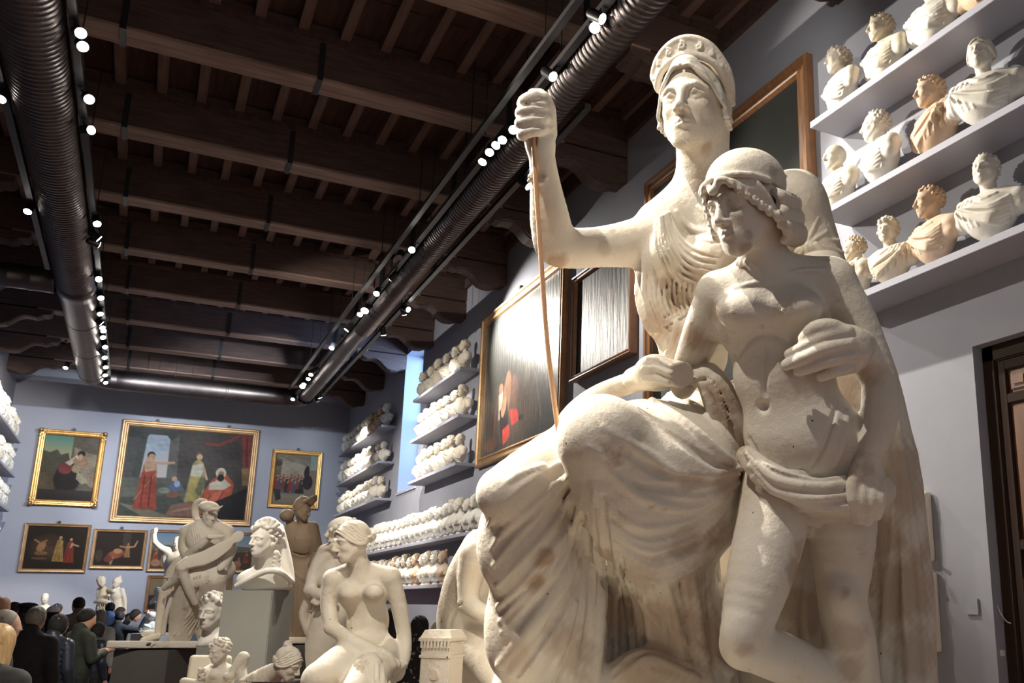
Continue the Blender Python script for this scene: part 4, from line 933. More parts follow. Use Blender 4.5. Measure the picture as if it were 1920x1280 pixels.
# gripping hand
EL(F, 1009, 232, 3.50, 31, 48, .058, 4, .02); EL(F, 1012, 270, 3.49, 26, 26, .045, 0, .025)
for y, x0, x1, r in ((187, 1012, 986, 14), (206, 1020, 982, 13.5), (226, 1022, 981, 13.5), (246, 1020, 984, 12.5)):
    CH(F, [(x0 + 4, y - 4, 3.47, r * .9), (x0 - 12, y - 3, 3.42, r), (x1, y + 3, 3.42, r), (x1 - 6, y + 8, 3.47, r * .8)], .008)
CH(F, [(1030, 250, 3.50, 15), (1029, 205, 3.46, 13), (1020, 184, 3.44, 12)], .012); CH(F, [(1000, 178, 3.46, 12), (1012, 176, 3.47, 10)], .01)
ST(F, 3.2, .004, [(1020, 198), (1000, 196), (978, 198)], [(1022, 217), (1000, 216), (975, 219)], [(1020, 238), (1000, 236), (976, 240)], op='c')
EL(F, 998, 262, 3.44, 9, 16, .02, 0, .01, 'c')
for i in range(26): EL(F, 993 + 22 * RNG.random() * 1.5, 316 + 28 * RNG.random(), 3.47 + .01 * RNG.random(), 5, 4, .012, 0, .006)
# bodice folds
ST(F, [4, 8, 7, 4], .012, [(1246, 402), (1262, 440), (1300, 470), (1350, 474)], [(1268, 396), (1300, 430), (1345, 436), (1370, 420)], [(1238, 408), (1244, 460), (1268, 510), (1305, 540)], [(1252, 400), (1272, 455), (1320, 505), (1350, 512)], [(1310, 388), (1335, 405), (1360, 398)], [(1290, 520), (1320, 540), (1340, 520)])
ST(F, [3, 6, 6, 5], .010, [(1216, 508), (1236, 560), (1262, 592)], [(1232, 510), (1250, 560), (1270, 588)], [(1252, 515), (1264, 555), (1278, 584)], [(1272, 520), (1279, 555), (1288, 580)], [(1292, 530), (1296, 560), (1300, 576)], [(1207, 500), (1210, 570), (1228, 622)], [(1222, 560), (1232, 600), (1252, 628)], [(1240, 580), (1250, 610), (1268, 622)])
ST(F, [3, 4, 3], .006, [(1258, 400), (1266, 445), (1302, 486), (1340, 492)], [(1224, 505), (1240, 555), (1262, 585)], [(1262, 520), (1272, 560), (1283, 582)], [(1214, 520), (1219, 580), (1238, 624)], [(1290, 440), (1325, 455), (1352, 452)], op='c')
ST(F, 5, .006, [(1246, 604), (1278, 588), (1315, 568)]); ST(F, 3, .004, [(1248, 613), (1280, 597), (1318, 577)], [(1244, 596), (1276, 580), (1312, 560)], op='c')
ST(F, [6, 8, 5], .010, [(1268, 605), (1262, 640), (1248, 668)], [(1288, 600), (1284, 640), (1272, 668)], [(1306, 590), (1304, 640), (1296, 668)])
for i in range(8):
    a = i / 7; A_ = np.array([(1256, 397), (1272, 440), (1306, 468), (1350, 478)]); B_ = np.array([(1230, 410), (1232, 470), (1262, 536), (1312, 556)]); ST(F, [2.5, 4.5, 4.5, 2.5], .006, A_ * (1 - a) + B_ * a)
for i in range(7):
    a = (i + .5) / 7; ST(F, [1.5, 3, 3, 1.5], .004, A_ * (1 - a) + B_ * a, op='c')
for i in range(11):
    a = i / 10; ST(F, [2, 4, 4, 2.5], .006, [(1206 + 96 * a, 512 + 20 * a), (1212 + 88 * a, 560 + 6 * a), (1232 + 76 * a, 612 - 36 * a)])
    ST(F, [1.5, 2.6, 2], .004, [(1211 + 96 * a, 515 + 20 * a), (1217 + 88 * a, 562 + 6 * a), (1236 + 76 * a, 610 - 36 * a)], op='c')
# sleeve gathered by a clasp
for a in range(9):
    t = math.radians(-75 + a * 27); ST(F, [6, 5, 3], .008, [(1512, 462), (1512 + 40 * math.cos(t), 462 + 28 * math.sin(t)), (1512 + 85 * math.cos(t), 462 + 65 * math.sin(t) + 10)])
EL(F, 1512, 461, 3.92, 12, 11, .03, 0, .01); ST(F, [5, 6, 4], .008, [(1512, 465), (1520, 500), (1545, 560)], [(1520, 462), (1560, 500), (1590, 560)], [(1530, 458), (1580, 510), (1610, 560)])
woman = F.build('mother_figure', M_pl, statue)
add_brown_patches(woman, F, [(1320, 345, 30, .45), (1042, 488, 22, .8), (1130, 468, 16, .35), (1268, 566, 34, .55), (1232, 606, 34, .6), (1300, 520, 30, .4), (1326, 274, 16, .6), (1250, 530, 18, .5), (1288, 640, 40, .5), (1012, 330, 16, .4), (1530, 500, 45, .45), (1380, 500, 60, .5), (1262, 205, 14, .3), (1330, 470, 30, .35)])
# --- her waved hair
F = fbox([(1215, 60, 3.6), (1400, 300, 4.2), (1380, 60, 4.1)], .06, .004)
HW_ = lambda pts, r, k=.006: F.cap(smooth_line(np.array([W(*p) for p in pts]), 14), np.array(r) * Hw, k)
F.ell(W(0, -.15, .14), np.array((.29, .34, .31)) * Hw, B, .01)
for s in (-1, 1):
    for j in range(9):
        a = .62 * j / 8
        q = smooth_line(np.array([(s * .012, .335 - .25 * a, .285 + .20 * a), (s * .08, .335 - .26 * a, .27 + .205 * a), (s * .155, .30 - .27 * a, .215 + .22 * a), (s * .23, .225 - .27 * a, .12 + .24 * a), (s * .30, .13 - .25 * a, .015 + .24 * a), (s * .33, .03 - .2 * a, -.09 + .17 * a), (s * .325, -.12 - .14 * a, -.17 + .10 * a)]), 40)
        tt = np.linspace(0, 1, 40); q[:, 2] += .011 * np.sin(tt * 17 + j * .9); q[:, 0] += s * .007 * np.cos(tt * 17 + j * .9)
        F.cap(np.array([W(*p) for p in q]), np.interp(tt, [0, .2, .8, 1], [.011, .0175, .0185, .014]) * Hw, .0008)
    for j in range(4): HW_([(s * (.315 - .012 * j), .03 - .07 * j, -.08), (s * (.335 - .012 * j), .015 - .075 * j, -.2), (s * (.30 - .012 * j), -.01 - .075 * j, -.3), (s * (.29 - .02 * j), -.05 - .08 * j, -.44)], [.028, .036, .028, .014], .003)
F.ell(W(0, .20, .34), np.array((.13, .10, .10)) * Hw, B, .02)
HW_([(0, -.45, .05), (0, -.58, -.1), (0, -.52, -.25)], [.1, .15, .1], .03)
F.build('hair', M_pl, statue)
# --- diadem
F = fbox([(1205, 60, 3.6), (1395, 210, 3.95), (1390, 60, 3.9)], .06, .004)
inner = smooth_line([W(s_, y_, z_) for s_, y_, z_ in ((-.345, -.12, .0), (-.345, .03, .19), (-.25, .15, .36), (0, .20, .45), (.25, .15, .36), (.345, .03, .19), (.345, -.12, .0))], 60)
outer = smooth_line([W(s_, y_, z_) for s_, y_, z_ in ((-.35, -.14, .0), (-.385, .02, .23), (-.31, .14, .43), (-.17, .20, .555), (0, .22, .60), (.17, .20, .555), (.31, .14, .43), (.385, .02, .23), (.35, -.14, .0))], 60)
for i in range(9):
    q = i / 8; F.cap(inner * (1 - q) + outer * q, .010 + (.006 if i in (0, 8) else 0), .006)
for i in range(11):
    q = (i - 5) / 5.6; j = int((q + 1) / 2 * 58) + 1; ctr = inner[j] * .48 + outer[j] * .52 + B[1] * .012
    up_ = outer[j] - inner[j]; L_n = np.linalg.norm(up_); 
    if L_n < .03: continue
    up_ /= L_n; sd = np.cross(up_, B[1]); rr_ = L_n * .26
    F.cap([ctr + (up_ * math.cos(t) + sd * math.sin(t)) * rr_ * (1 - t / 9) for t in np.linspace(0, 7, 12)], .0062, .003)
F.build('diadem', M_pl, statue)
# --- staff
st_ = smooth_line([P(1000, 250, 3.445), P(1004, 330, 3.44), P(1014, 480, 3.42), P(1027, 650, 3.38), P(1047, 812, 3.33)], 24)
F = Field(np.array(st_).min(0) - .04, np.array(st_).max(0) + .04, .0038); F.cap(st_, .0093, 0)
M_staff = mat('staff_wood', (.50, .27, .14), .55, col2=(.57, .34, .19), scale=8, stretch=(6, 6, .5))
tag(F.build('staff', M_staff, statue), 'plain reddish wooden staff')

# --- drapery over the legs
F = fbox([(870, 700, 3.1), (1420, 700, 4.1), (900, 1420, 3.3), (1420, 1420, 4.0), (1420, 900, 3.2)], .10, .0082)
EL(F, 1240, 862, 3.50, 160, 112, .30, 14, .08, yaw=-35); EL(F, 1128, 815, 3.24, 74, 72, .15, 0, .10)
CH(F, [(1125, 830, 3.26, 74), (1165, 920, 3.34, 88), (1215, 1000, 3.48, 92), (1250, 1060, 3.6, 82)], .08); EL(F, 1290, 950, 3.6, 110, 105, .25, -20, .10)
CH(F, [(1255, 1050, 3.66, 80), (1275, 1180, 3.72, 88), (1290, 1450, 3.75, 120)], .06)
EL(F, 1330, 820, 3.80, 120, 110, .25, 0, .10)
# far knee and its hanging cloth
CH(F, [(1120, 830, 3.62, 70), (1010, 890, 3.42, 62), (945, 925, 3.32, 52)], .06)
EL(F, 985, 1000, 3.46, 88, 120, .16, 12, .07); EL(F, 1000, 1130, 3.52, 84, 150, .15, 14, .07); EL(F, 1000, 1330, 3.58, 85, 170, .16, 4, .07); EL(F, 1090, 1150, 3.62, 50, 210, .12, 0, .06); EL(F, 1120, 1360, 3.72, 120, 150, .16, 0, .06)
CH(F, [(1195, 712, 3.62, 20), (1120, 742, 3.58, 20), (1075, 782, 3.50, 24), (1060, 820, 3.46, 26)], .03)
EL(F, 1140, 1130, 3.86, 110, 260, .12, 0, .06); EL(F, 1090, 930, 3.62, 50, 90, .12, 0, .06); EL(F, 1400, 1150, 3.86, 90, 260, .12, 0, .06)
# knee cloth folds
ST(F, [5, 12, 12, 6], .022, [(1210, 740), (1290, 800), (1350, 850), (1392, 880)], [(1130, 800), (1210, 850), (1300, 900), (1385, 888)], [(1120, 860), (1200, 930), (1300, 950), (1385, 905)], [(1240, 735), (1310, 770), (1370, 830), (1395, 870)])
ST(F, [4, 8, 8, 4], .014, [(1130, 940), (1200, 985), (1290, 975), (1375, 925)], [(1140, 985), (1210, 1030), (1300, 1010), (1370, 950)], [(1160, 1030), (1230, 1062), (1310, 1030), (1370, 975)], [(1170, 1068), (1240, 1088), (1320, 1050), (1375, 1000)])
ST(F, [3, 9, 10, 6], .006, [(1170, 840), (1240, 888), (1320, 912), (1388, 890)], [(1190, 905), (1240, 920), (1320, 926), (1385, 898)], [(1200, 770), (1280, 830), (1340, 868), (1390, 882)], [(1135, 962), (1200, 1008), (1290, 992), (1372, 938)], [(1150, 1010), (1220, 1048), (1305, 1020), (1370, 962)], op='c')
ST(F, [4, 11, 12, 7], .010, [(1165, 848), (1250, 892), (1330, 906), (1388, 893)], [(1197, 912), (1266, 918), (1320, 912)], [(1238, 1038), (1275, 1032), (1312, 1014)], op='c')
ST(F, [5, 9, 6], .012, [(1215, 752), (1252, 785), (1300, 828)], [(1290, 884), (1340, 888), (1392, 876)], [(1105, 835), (1130, 850), (1160, 872)])
# hanging folds at the left: broad planes parted by crisp ridges and deep troughs
ST(F, [5, 9, 9, 5], .007, [(1048, 868), (990, 902), (945, 940), (916, 985)], [(1076, 882), (1016, 955), (962, 1015), (924, 1062)], [(1020, 872), (970, 892), (930, 922)])
ST(F, [6, 12, 12, 7], .010, [(1090, 900), (1052, 1000), (990, 1080), (934, 1138)], [(1060, 1000), (1020, 1075), (975, 1122), (940, 1164)])
ST(F, [8, 19, 21, 11], .013, [(1094, 930), (1070, 1050), (1012, 1150), (938, 1246)], [(1100, 990), (1102, 1080), (1088, 1170), (1052, 1290)])
ST(F, [6, 13, 13, 8], .012, [(1112, 900), (1122, 1010), (1124, 1150), (1114, 1320)], [(1080, 1130), (1052, 1210), (1012, 1310)], [(1136, 960), (1150, 1080), (1156, 1200), (1150, 1320)])
ST(F, [4, 10, 11, 5], .006, [(1062, 890), (1004, 940), (956, 982), (922, 1028)], [(1084, 905), (1036, 985), (976, 1052), (930, 1100)], [(1090, 940), (1058, 1040), (1004, 1108), (942, 1185)])
ST(F, [5, 13, 13, 7], .007, [(1096, 960), (1086, 1070), (1040, 1165), (965, 1275)], [(1112, 950), (1114, 1070), (1106, 1180), (1078, 1300)], [(1130, 930), (1138, 1060), (1140, 1180), (1132, 1320)], [(1164, 1040), (1172, 1120), (1174, 1320)], op='c')
# shaded folds below the knee
ST(F, [5, 10, 11, 9], .014, [(1160, 1060), (1180, 1140), (1190, 1220), (1190, 1320)], [(1205, 1085), (1215, 1150), (1225, 1230), (1230, 1320)], [(1250, 1092), (1268, 1160), (1280, 1240), (1290, 1320)], [(1300, 1080), (1310, 1160), (1320, 1240), (1330, 1320)], [(1345, 1050), (1352, 1150), (1360, 1230), (1366, 1320)], [(1180, 1100), (1230, 1160), (1290, 1200), (1370, 1260)])
ST(F, [5, 8, 8, 6], .008, [(1185, 1090), (1200, 1180), (1208, 1300)], [(1230, 1095), (1245, 1180), (1255, 1300)], [(1277, 1090), (1294, 1180), (1305, 1300)], [(1325, 1070), (1335, 1170), (1345, 1300)], op='c')
CH(F, [(1150, 1275, 3.56, 30), (1205, 1250, 3.54, 36), (1275, 1262, 3.56, 36), (1330, 1300, 3.6, 30)], .03); ST(F, [4, 8, 5], .01, [(1150, 1255), (1205, 1222), (1290, 1246)], [(1150, 1275), (1210, 1240), (1300, 1262)], [(1170, 1262), (1220, 1232), (1310, 1270)])
F.cut((0, 0, 1.0), (0, 0, -1)); dr_ = F.build('drapery', M_pl, statue)
add_brown_patches(dr_, F, [(1024, 1050, 22, .75), (1005, 1090, 22, .7), (1245, 1180, 95, .55), (1300, 1090, 60, .5), (1345, 1010, 40, .45), (1150, 1160, 60, .6), (1140, 1040, 40, .5), (965, 1230, 40, .45), (1050, 1200, 40, .45), (1200, 1080, 50, .4), (1360, 900, 34, .55), (1300, 900, 22, .4), (1080, 1230, 40, .5), (1230, 1250, 70, .55), (1340, 1200, 60, .6), (1290, 1020, 40, .4)])  # brown patches, widest on the lower folds below the knee
# --- fist holding a scroll on her lap
F = fbox([(1180, 650, 3.2), (1320, 760, 3.7)], .06, .006)
EL(F, 1232, 698, 3.46, 42, 33, .075, 8, .02); CH(F, [(1190, 712, 3.56, 24), (1226, 700, 3.48, 30)], .03)
CH(F, [(1238, 696, 3.44, 27), (1278, 702, 3.36, 25)], .012); F.cut(P(1281, 703, 3.355), P(1281, 703, 3.30) - P(1262, 699, 3.37), .004)
ST(F, [4, 7, 6], .010, [(1214, 672), (1240, 676), (1262, 686)], [(1206, 690), (1232, 690), (1256, 700)], [(1206, 712), (1232, 710), (1254, 716)]); ST(F, 3, .005, [(1210, 681), (1236, 683), (1260, 693)], [(1206, 702), (1232, 700), (1256, 708)], op='c')
F.build('scroll_hand', M_pl, statue)

# --- the boy
F = fbox([(1280, 480, 3.1), (1700, 480, 3.6), (1690, 980, 3.2), (1340, 1400, 3.1), (1700, 1420, 3.6), (1300, 280, 3.1)], .09, H1)
Bb = basis(face_dir(44, 16)); Hb = .355; cb_ = P(1357, 388, 3.12) - Bb[1] * .31 * Hb
Wb = head(F, cb_, Bb, Hb, female=True)
CH(F, [(1424, 425, 3.26, 46), (1432, 480, 3.29, 45), (1442, 535, 3.32, 58)], .045)
EL(F, 1440, 592, 3.34, 112, 88, .165, 4, .06); EL(F, 1470, 700, 3.33, 96, 95, .15, 8, .07); EL(F, 1505, 815, 3.33, 112, 100, .165, 12, .07)
CH(F, [(1415, 520, 3.32, 36), (1350, 548, 3.33, 40)], .05); CH(F, [(1450, 512, 3.33, 40), (1556, 530, 3.35, 46)], .05)
EL(F, 1392, 584, 3.21, 48, 32, .06, 8, .05); EL(F, 1490, 578, 3.20, 54, 34, .065, -6, .05)
CH(F, [(1345, 552, 3.34, 40), (1322, 610, 3.40, 38), (1302, 660, 3.46, 33), (1285, 705, 3.52, 30), (1262, 740, 3.58, 28)], .03)
CH(F, [(1556, 532, 3.34, 48), (1596, 600, 3.33, 46), (1632, 672, 3.31, 38), (1648, 712, 3.30, 34), (1650, 770, 3.26, 36), (1640, 825, 3.23, 30), (1628, 858, 3.22, 25)], .03)
# hanging hand
EL(F, 1626, 893, 3.21, 33, 42, .05, -8, .03)
for x0, x1, y1, r in ((1600, 1598, 958, 11), (1616, 1610, 972, 12), (1634, 1626, 976, 12), (1650, 1644, 966, 11)): CH(F, [(x0 + 2, 905, 3.18, r + 1), (x0, 938, 3.165, r + 1), (x1, y1, 3.19, r - 1)], .010)
CH(F, [(1612, 868, 3.19, 13), (1598, 905, 3.17, 12), (1594, 935, 3.165, 10)], .014)
EL(F, 1430, 762, F.hit(CO, ray(1430, 762), 1, 9), 11, 10, .022, 0, .02, 'c')
ST(F, [4, 7, 5], .022, [(1428, 610), (1432, 680), (1432, 742)], [(1368, 690), (1402, 640), (1432, 628), (1478, 645), (1520, 690)], [(1404, 822), (1425, 862)], op='c')
ST(F, [3, 6, 6, 4], .014, [(1572, 748), (1560, 790), (1542, 840), (1516, 885)], op='c'); ST(F, [4, 9, 6], .03, [(1590, 770), (1580, 820), (1565, 870)])
ST(F, [5, 6, 4], .012, [(1380, 540), (1405, 534), (1430, 528)], [(1545, 506), (1500, 508), (1460, 522)], [(1400, 490), (1420, 515), (1436, 530)])
EL(F, 1468, 581, 3.135, 4, 4, .006, 0, .008); EL(F, 1372, 586, 3.16, 4, 4, .006, 0, .008)
# legs
CH(F, [(1462, 900, 3.36, 70), (1448, 980, 3.30, 68), (1424, 1080, 3.21, 62), (1402, 1165, 3.15, 50), (1396, 1205, 3.14, 45)], .05)
CH(F, [(1398, 1208, 3.15, 44), (1455, 1228, 3.22, 47), (1530, 1262, 3.32, 42), (1620, 1310, 3.42, 34), (1680, 1350, 3.5, 30)], .035)
CH(F, [(1570, 905, 3.38, 76), (1578, 990, 3.36, 66), (1580, 1070, 3.34, 54), (1580, 1128, 3.33, 46), (1592, 1200, 3.37, 50), (1608, 1290, 3.42, 42), (1616, 1420, 3.46, 30)], .05)
EL(F, 1578, 1118, 3.24, 26, 30, .05, 0, .05); EL(F, 1382, 1186, 3.08, 28, 32, .04, 0, .05)
F.cut((0, 0, 1.0), (0, 0, -1)); boy = F.build('boy_figure', M_pl, statue)
add_brown_patches(boy, F, [(1592, 640, 34, .5), (1560, 600, 30, .4), (1640, 700, 26, .35), (1300, 640, 36, .75), (1285, 690, 34, .7), (1340, 580, 26, .45), (1392, 500, 14, .6), (1400, 468, 14, .6), (1404, 440, 10, .5), (1378, 392, 9, .6), (1488, 1070, 30, .65), (1500, 1030, 22, .5), (1590, 1195, 36, .4), (1392, 1222, 20, .55), (1586, 1110, 14, .6), (1530, 620, 22, .6), (1630, 880, 18, .35), (1600, 1250, 30, .5)])
# boy's cap and locks
F = fbox([(1290, 260, 3.0), (1520, 480, 3.5), (1500, 270, 3.4)], .07, .006)
WB = lambda pts, r, k=.012, op='u': F.cap(smooth_line(np.array([Wb(*p) for p in pts]), 14), np.array(r) * Hb, k, op)
F.ell(Wb(0, -.12, .24), np.array((.37, .46, .36)) * Hb, Bb, .01)
F.cut(Wb(0, .2, .24), Bb[1] * .32 - Bb[2], .006)
WB([(-.36, .0, .16), (-.27, .26, .24), (0, .36, .28), (.27, .26, .24), (.36, .0, .16), (.34, -.3, .06)], [.035] * 6, .01)
add_brown_patches(F.build('boy_cap', M_pl, statue), F, [(1335, 330, 26, .6), (1380, 340, 20, .5), (1450, 320, 16, .4)])
F = fbox([(1290, 300, 3.0), (1520, 520, 3.5)], .08, .006)
def roll(p, ax, r, w):
    """rolled end of a lock"""
    q = Wb(*p); a = Bb.T @ (np.array(ax, float) / np.linalg.norm(ax)); u = np.cross(a, [0, 0, 1.]); u /= np.linalg.norm(u); v = np.cross(a, u)
    F.cap([q + (u * math.cos(t) + v * math.sin(t)) * r * Hb * (1 - t / 14) + a * w * Hb * t / 9 for t in np.linspace(0, 9, 16)], r * Hb * .42, .003)
for s in (-1, 1):
    for j in range(7):
        a = j / 6
        WB([(s * (.03 + .25 * a), .375 - .20 * a, .275 - .05 * a), (s * (.08 + .25 * a), .41 - .25 * a, .245 - .11 * a), (s * (.14 + .22 * a), .385 - .3 * a, .215 - .22 * a), (s * (.17 + .20 * a), .345 - .33 * a, .19 - .34 * a)], [.024, .032, .036, .026], .002)
        roll((s * (.17 + .21 * a), .35 - .34 * a, .175 - .36 * a), (s, .9 - a, -.2), .036 + .018 * a, .04)
    for j in range(6):
        a = j / 5
        for t in range(3 if s < 0 else 1):
            WB([(s * (.35 - .12 * a), -.08 - .38 * a, .06 - .15 * t), (s * (.40 - .12 * a), -.09 - .42 * a, .0 - .15 * t), (s * (.37 - .13 * a), -.12 - .41 * a, -.08 - .15 * t), (s * (.33 - .13 * a), -.08 - .38 * a, -.12 - .15 * t)], [.045, .06, .055, .035], .004)
            if (j + t) % 2: roll((s * (.39 - .13 * a), -.10 - .41 * a, -.06 - .15 * t), (s, -a, .2), .05, .04)
WB([(-.06, .40, .22), (0, .43, .15), (.05, .41, .20)], [.035, .045, .03]); F.ell(Wb(0, -.35, -.1), np.array((.3, .2, .3)) * Hb, Bb, .03)
F.build('hair', M_pl, statue)
# loincloth
F = fbox([(1370, 780, 3.05), (1690, 800, 3.5), (1380, 1020, 3.1), (1680, 1020, 3.6)], .06, .0065)
CH(F, [(1400, 855, 3.26, 20), (1440, 890, 3.20, 26), (1520, 925, 3.17, 30), (1600, 930, 3.22, 34), (1650, 920, 3.34, 30)], .02); EL(F, 1520, 925, 3.34, 122, 48, .17, 12, .03)
ST(F, [5, 9, 9, 6], .010, [(1393, 815), (1408, 858), (1460, 884), (1530, 890), (1605, 882)], [(1400, 850), (1440, 893), (1520, 912), (1610, 905)], [(1405, 872), (1450, 920), (1530, 935), (1620, 925)], [(1410, 895), (1460, 942), (1540, 955), (1635, 945)], [(1420, 915), (1480, 960), (1550, 973), (1640, 965)], [(1430, 925), (1500, 972), (1570, 985), (1640, 980)], [(1470, 885), (1530, 905), (1600, 893)])
ST(F, [3, 5, 4], .006, [(1402, 862), (1446, 906), (1525, 924), (1612, 915)], [(1408, 884), (1455, 931), (1535, 945), (1625, 935)], [(1416, 906), (1470, 951), (1545, 964), (1635, 955)], [(1400, 838), (1450, 884), (1530, 900), (1605, 893)], op='c')
F.build('loincloth', M_pl, statue)
# her hand round his waist
F = fbox([(1450, 590, 3.0), (1650, 740, 3.4)], .06, .0056)
EL(F, 1592, 655, 3.14, 34, 46, .045, -8, .02); CH(F, [(1598, 652, 3.16, 38), (1614, 645, 3.28, 30), (1622, 632, 3.42, 27)], .03)
for pts in ([(1588, 622, 3.105, 14), (1545, 632, 3.09, 13), (1512, 648, 3.105, 12), (1480, 664, 3.13, 10)], [(1595, 643, 3.10, 14), (1548, 653, 3.08, 13.5), (1512, 668, 3.095, 12.5), (1474, 684, 3.125, 11)], [(1596, 668, 3.10, 13), (1556, 675, 3.085, 13), (1526, 686, 3.10, 12), (1497, 696, 3.125, 10)], [(1592, 690, 3.11, 12), (1566, 696, 3.10, 11.5), (1540, 706, 3.12, 10)]): CH(F, pts, .006)
CH(F, [(1588, 628, 3.13, 16), (1560, 612, 3.10, 15), (1528, 616, 3.10, 15), (1508, 634, 3.12, 12)], .012)
F.build('mother_hand', M_pl, statue)
# cloth bunched between them
F = fbox([(1290, 660, 3.2), (1420, 900, 3.7)], .06, .0065)
CH(F, [(1300, 705, 3.46, 18), (1330, 708, 3.42, 28), (1355, 760, 3.42, 34), (1378, 830, 3.44, 32), (1395, 890, 3.5, 24)], .02)
ST(F, [4, 8, 6, 3], .007, [(1300, 712), (1335, 700), (1362, 740), (1388, 850)], [(1302, 722), (1330, 722), (1352, 770), (1380, 860)], [(1306, 732), (1325, 745), (1345, 800), (1372, 870)]); ST(F, [3, 5, 3], .005, [(1302, 717), (1332, 711), (1357, 755), (1384, 855)], [(1304, 727), (1328, 733), (1349, 785), (1376, 865)], op='c')
add_brown_patches(F.build('gathered_cloth', M_pl, statue), F, [(1345, 750, 40, .6), (1372, 830, 40, .6)])
# mantle falling behind
F = fbox([(1340, 1420, 3.4), (1780, 1420, 4.2), (1560, 470, 3.6), (1700, 560, 4.1), (1400, 900, 4.0)], .09, .0085)
CH(F, [(1540, 500, 3.88, 40), (1588, 590, 3.78, 46), (1634, 700, 3.73, 46), (1660, 820, 3.72, 50), (1668, 900, 3.72, 60), (1680, 1100, 3.75, 66), (1685, 1440, 3.8, 80)], .04)
EL(F, 1560, 1120, 3.80, 170, 330, .14, 0, .08); EL(F, 1600, 1380, 3.80, 160, 200, .16, 0, .08); CH(F, [(1480, 900, 3.75, 90), (1470, 1420, 3.85, 120)], .06)
ST(F, [5, 9, 11, 12], .014, [(1570, 530), (1618, 590), (1665, 720), (1696, 900), (1722, 1100), (1735, 1300)], [(1565, 545), (1606, 620), (1650, 760), (1684, 950), (1700, 1150), (1712, 1320)], [(1655, 800), (1672, 900), (1676, 1000), (1660, 1120), (1650, 1300)], [(1680, 820), (1690, 980), (1700, 1200), (1705, 1320)])
ST(F, [4, 7, 9, 9], .010, [(1578, 560), (1622, 650), (1668, 800), (1688, 950), (1712, 1200)], [(1665, 820), (1678, 960), (1680, 1080), (1672, 1300)], [(1640, 1000), (1645, 1120), (1630, 1280)], [(1510, 1080), (1505, 1180), (1530, 1260)], op='c')
for i in range(7): ST(F, [3, 4, 3], .005, [(1580 + 6 * i, 545 + 6 * i), (1600 + 6 * i, 590 + 5 * i), (1622 + 6 * i, 650 + 4 * i)])
EL(F, 1575, 740, 3.74, 80, 120, .10, 0, .05)
F.cut((0, 0, 1.0), (0, 0, -1)); mt_ = F.build('mantle', M_pl, statue)
add_brown_patches(mt_, F, [(1700, 900, 80, .5), (1690, 1100, 90, .6), (1650, 1000, 60, .6), (1640, 650, 34, .45), (1510, 1150, 70, .6), (1720, 1220, 60, .5), (1600, 570, 26, .5), (1575, 740, 50, .6)])
# seat block and plinth (below the frame)
sl = np.array(statue.location); F = Field(sl + (-1.15, -1.15, -.03), sl + (1.15, 1.15, .3), .02); F.ell(sl + (0, .05, .05), (.85, .75, .06), np.array([CR, HF, [0, 0, 1.]]), 0, box=True)
F.build('statue_base', M_pl, statue)
pl = MB(); R2 = Matrix.Rotation(-YAW, 4, 'Z')
b_ = MB().box((-1.0, -.9, 0), (1.0, .9, .935)).build('plinth', M_plinth, bev=.01); b_.location = (sl[0], sl[1], 0); b_.rotation_euler = (0, 0, -YAW)
tag(b_, 'broad grey plinth carrying the colossal mother and boy', 'plinth')
# ------------------------------------------------------------------ other casts in the hall
def cast(name, u, v, t, label, cat='statue', group=None): return empty(name, P(u, v, t), label, cat, group)
def plinth_px(u0, uc, u1, vt, t, dep, label, zt=None, m=None):
    """box plinth: front from u0 to uc, side to u1, top at pixel row vt; stands on the floor"""
    a, b, c = P(u0, vt, t), P(uc, vt, t), P(u1, vt, t * 1.0)
    d = b - a; d[2] = 0; w_ = np.linalg.norm(d); d /= w_; n = np.array([-d[1], d[0], 0]); ztop = zt if zt is not None else b[2]
    o = MB().box((0, 0, 0), (w_, dep, ztop)).build('plinth', m or M_plinth, bev=.006); o.location = (a[0], a[1], 0); o.rotation_euler = (0, 0, math.atan2(d[1], d[0]))
    return tag(o, label, 'plinth', 'grey plinths')
def figure(root, boxpts, m, h, fn, name='figure', mg=.06, floor=None):
    F = fbox(boxpts, mg, h); fn(F)
    if floor is not None: F.cut((0, 0, floor), (0, 0, -1))
    return F.build(name, m, root)
def fhead(F, u, v, t, H, left, down=0, hs=None, seed=1, female=True, neck=None):
    """head whose eye line between the eyes is seen at u, v"""
    B = basis(face_dir(left - math.degrees(math.atan((CX - u) / FPX)), down)); c = P(u, v, t) - B[1] * .31 * H; W = head(F, c, B, H, female=female)
    if neck: F.cap([W(0, -.1, -.22), P(*neck[:3])], [.21 * H, neck[3] * neck[2] / FPX], .03)
    if hs: hair(F, W, H, hs, np.random.default_rng(seed))
    return W, B

M_plk = plaster('brown_plaster', (.26, .19, .13), (.21, .15, .10), (.14, .09, .055), .5, pits=False, bump=.15)
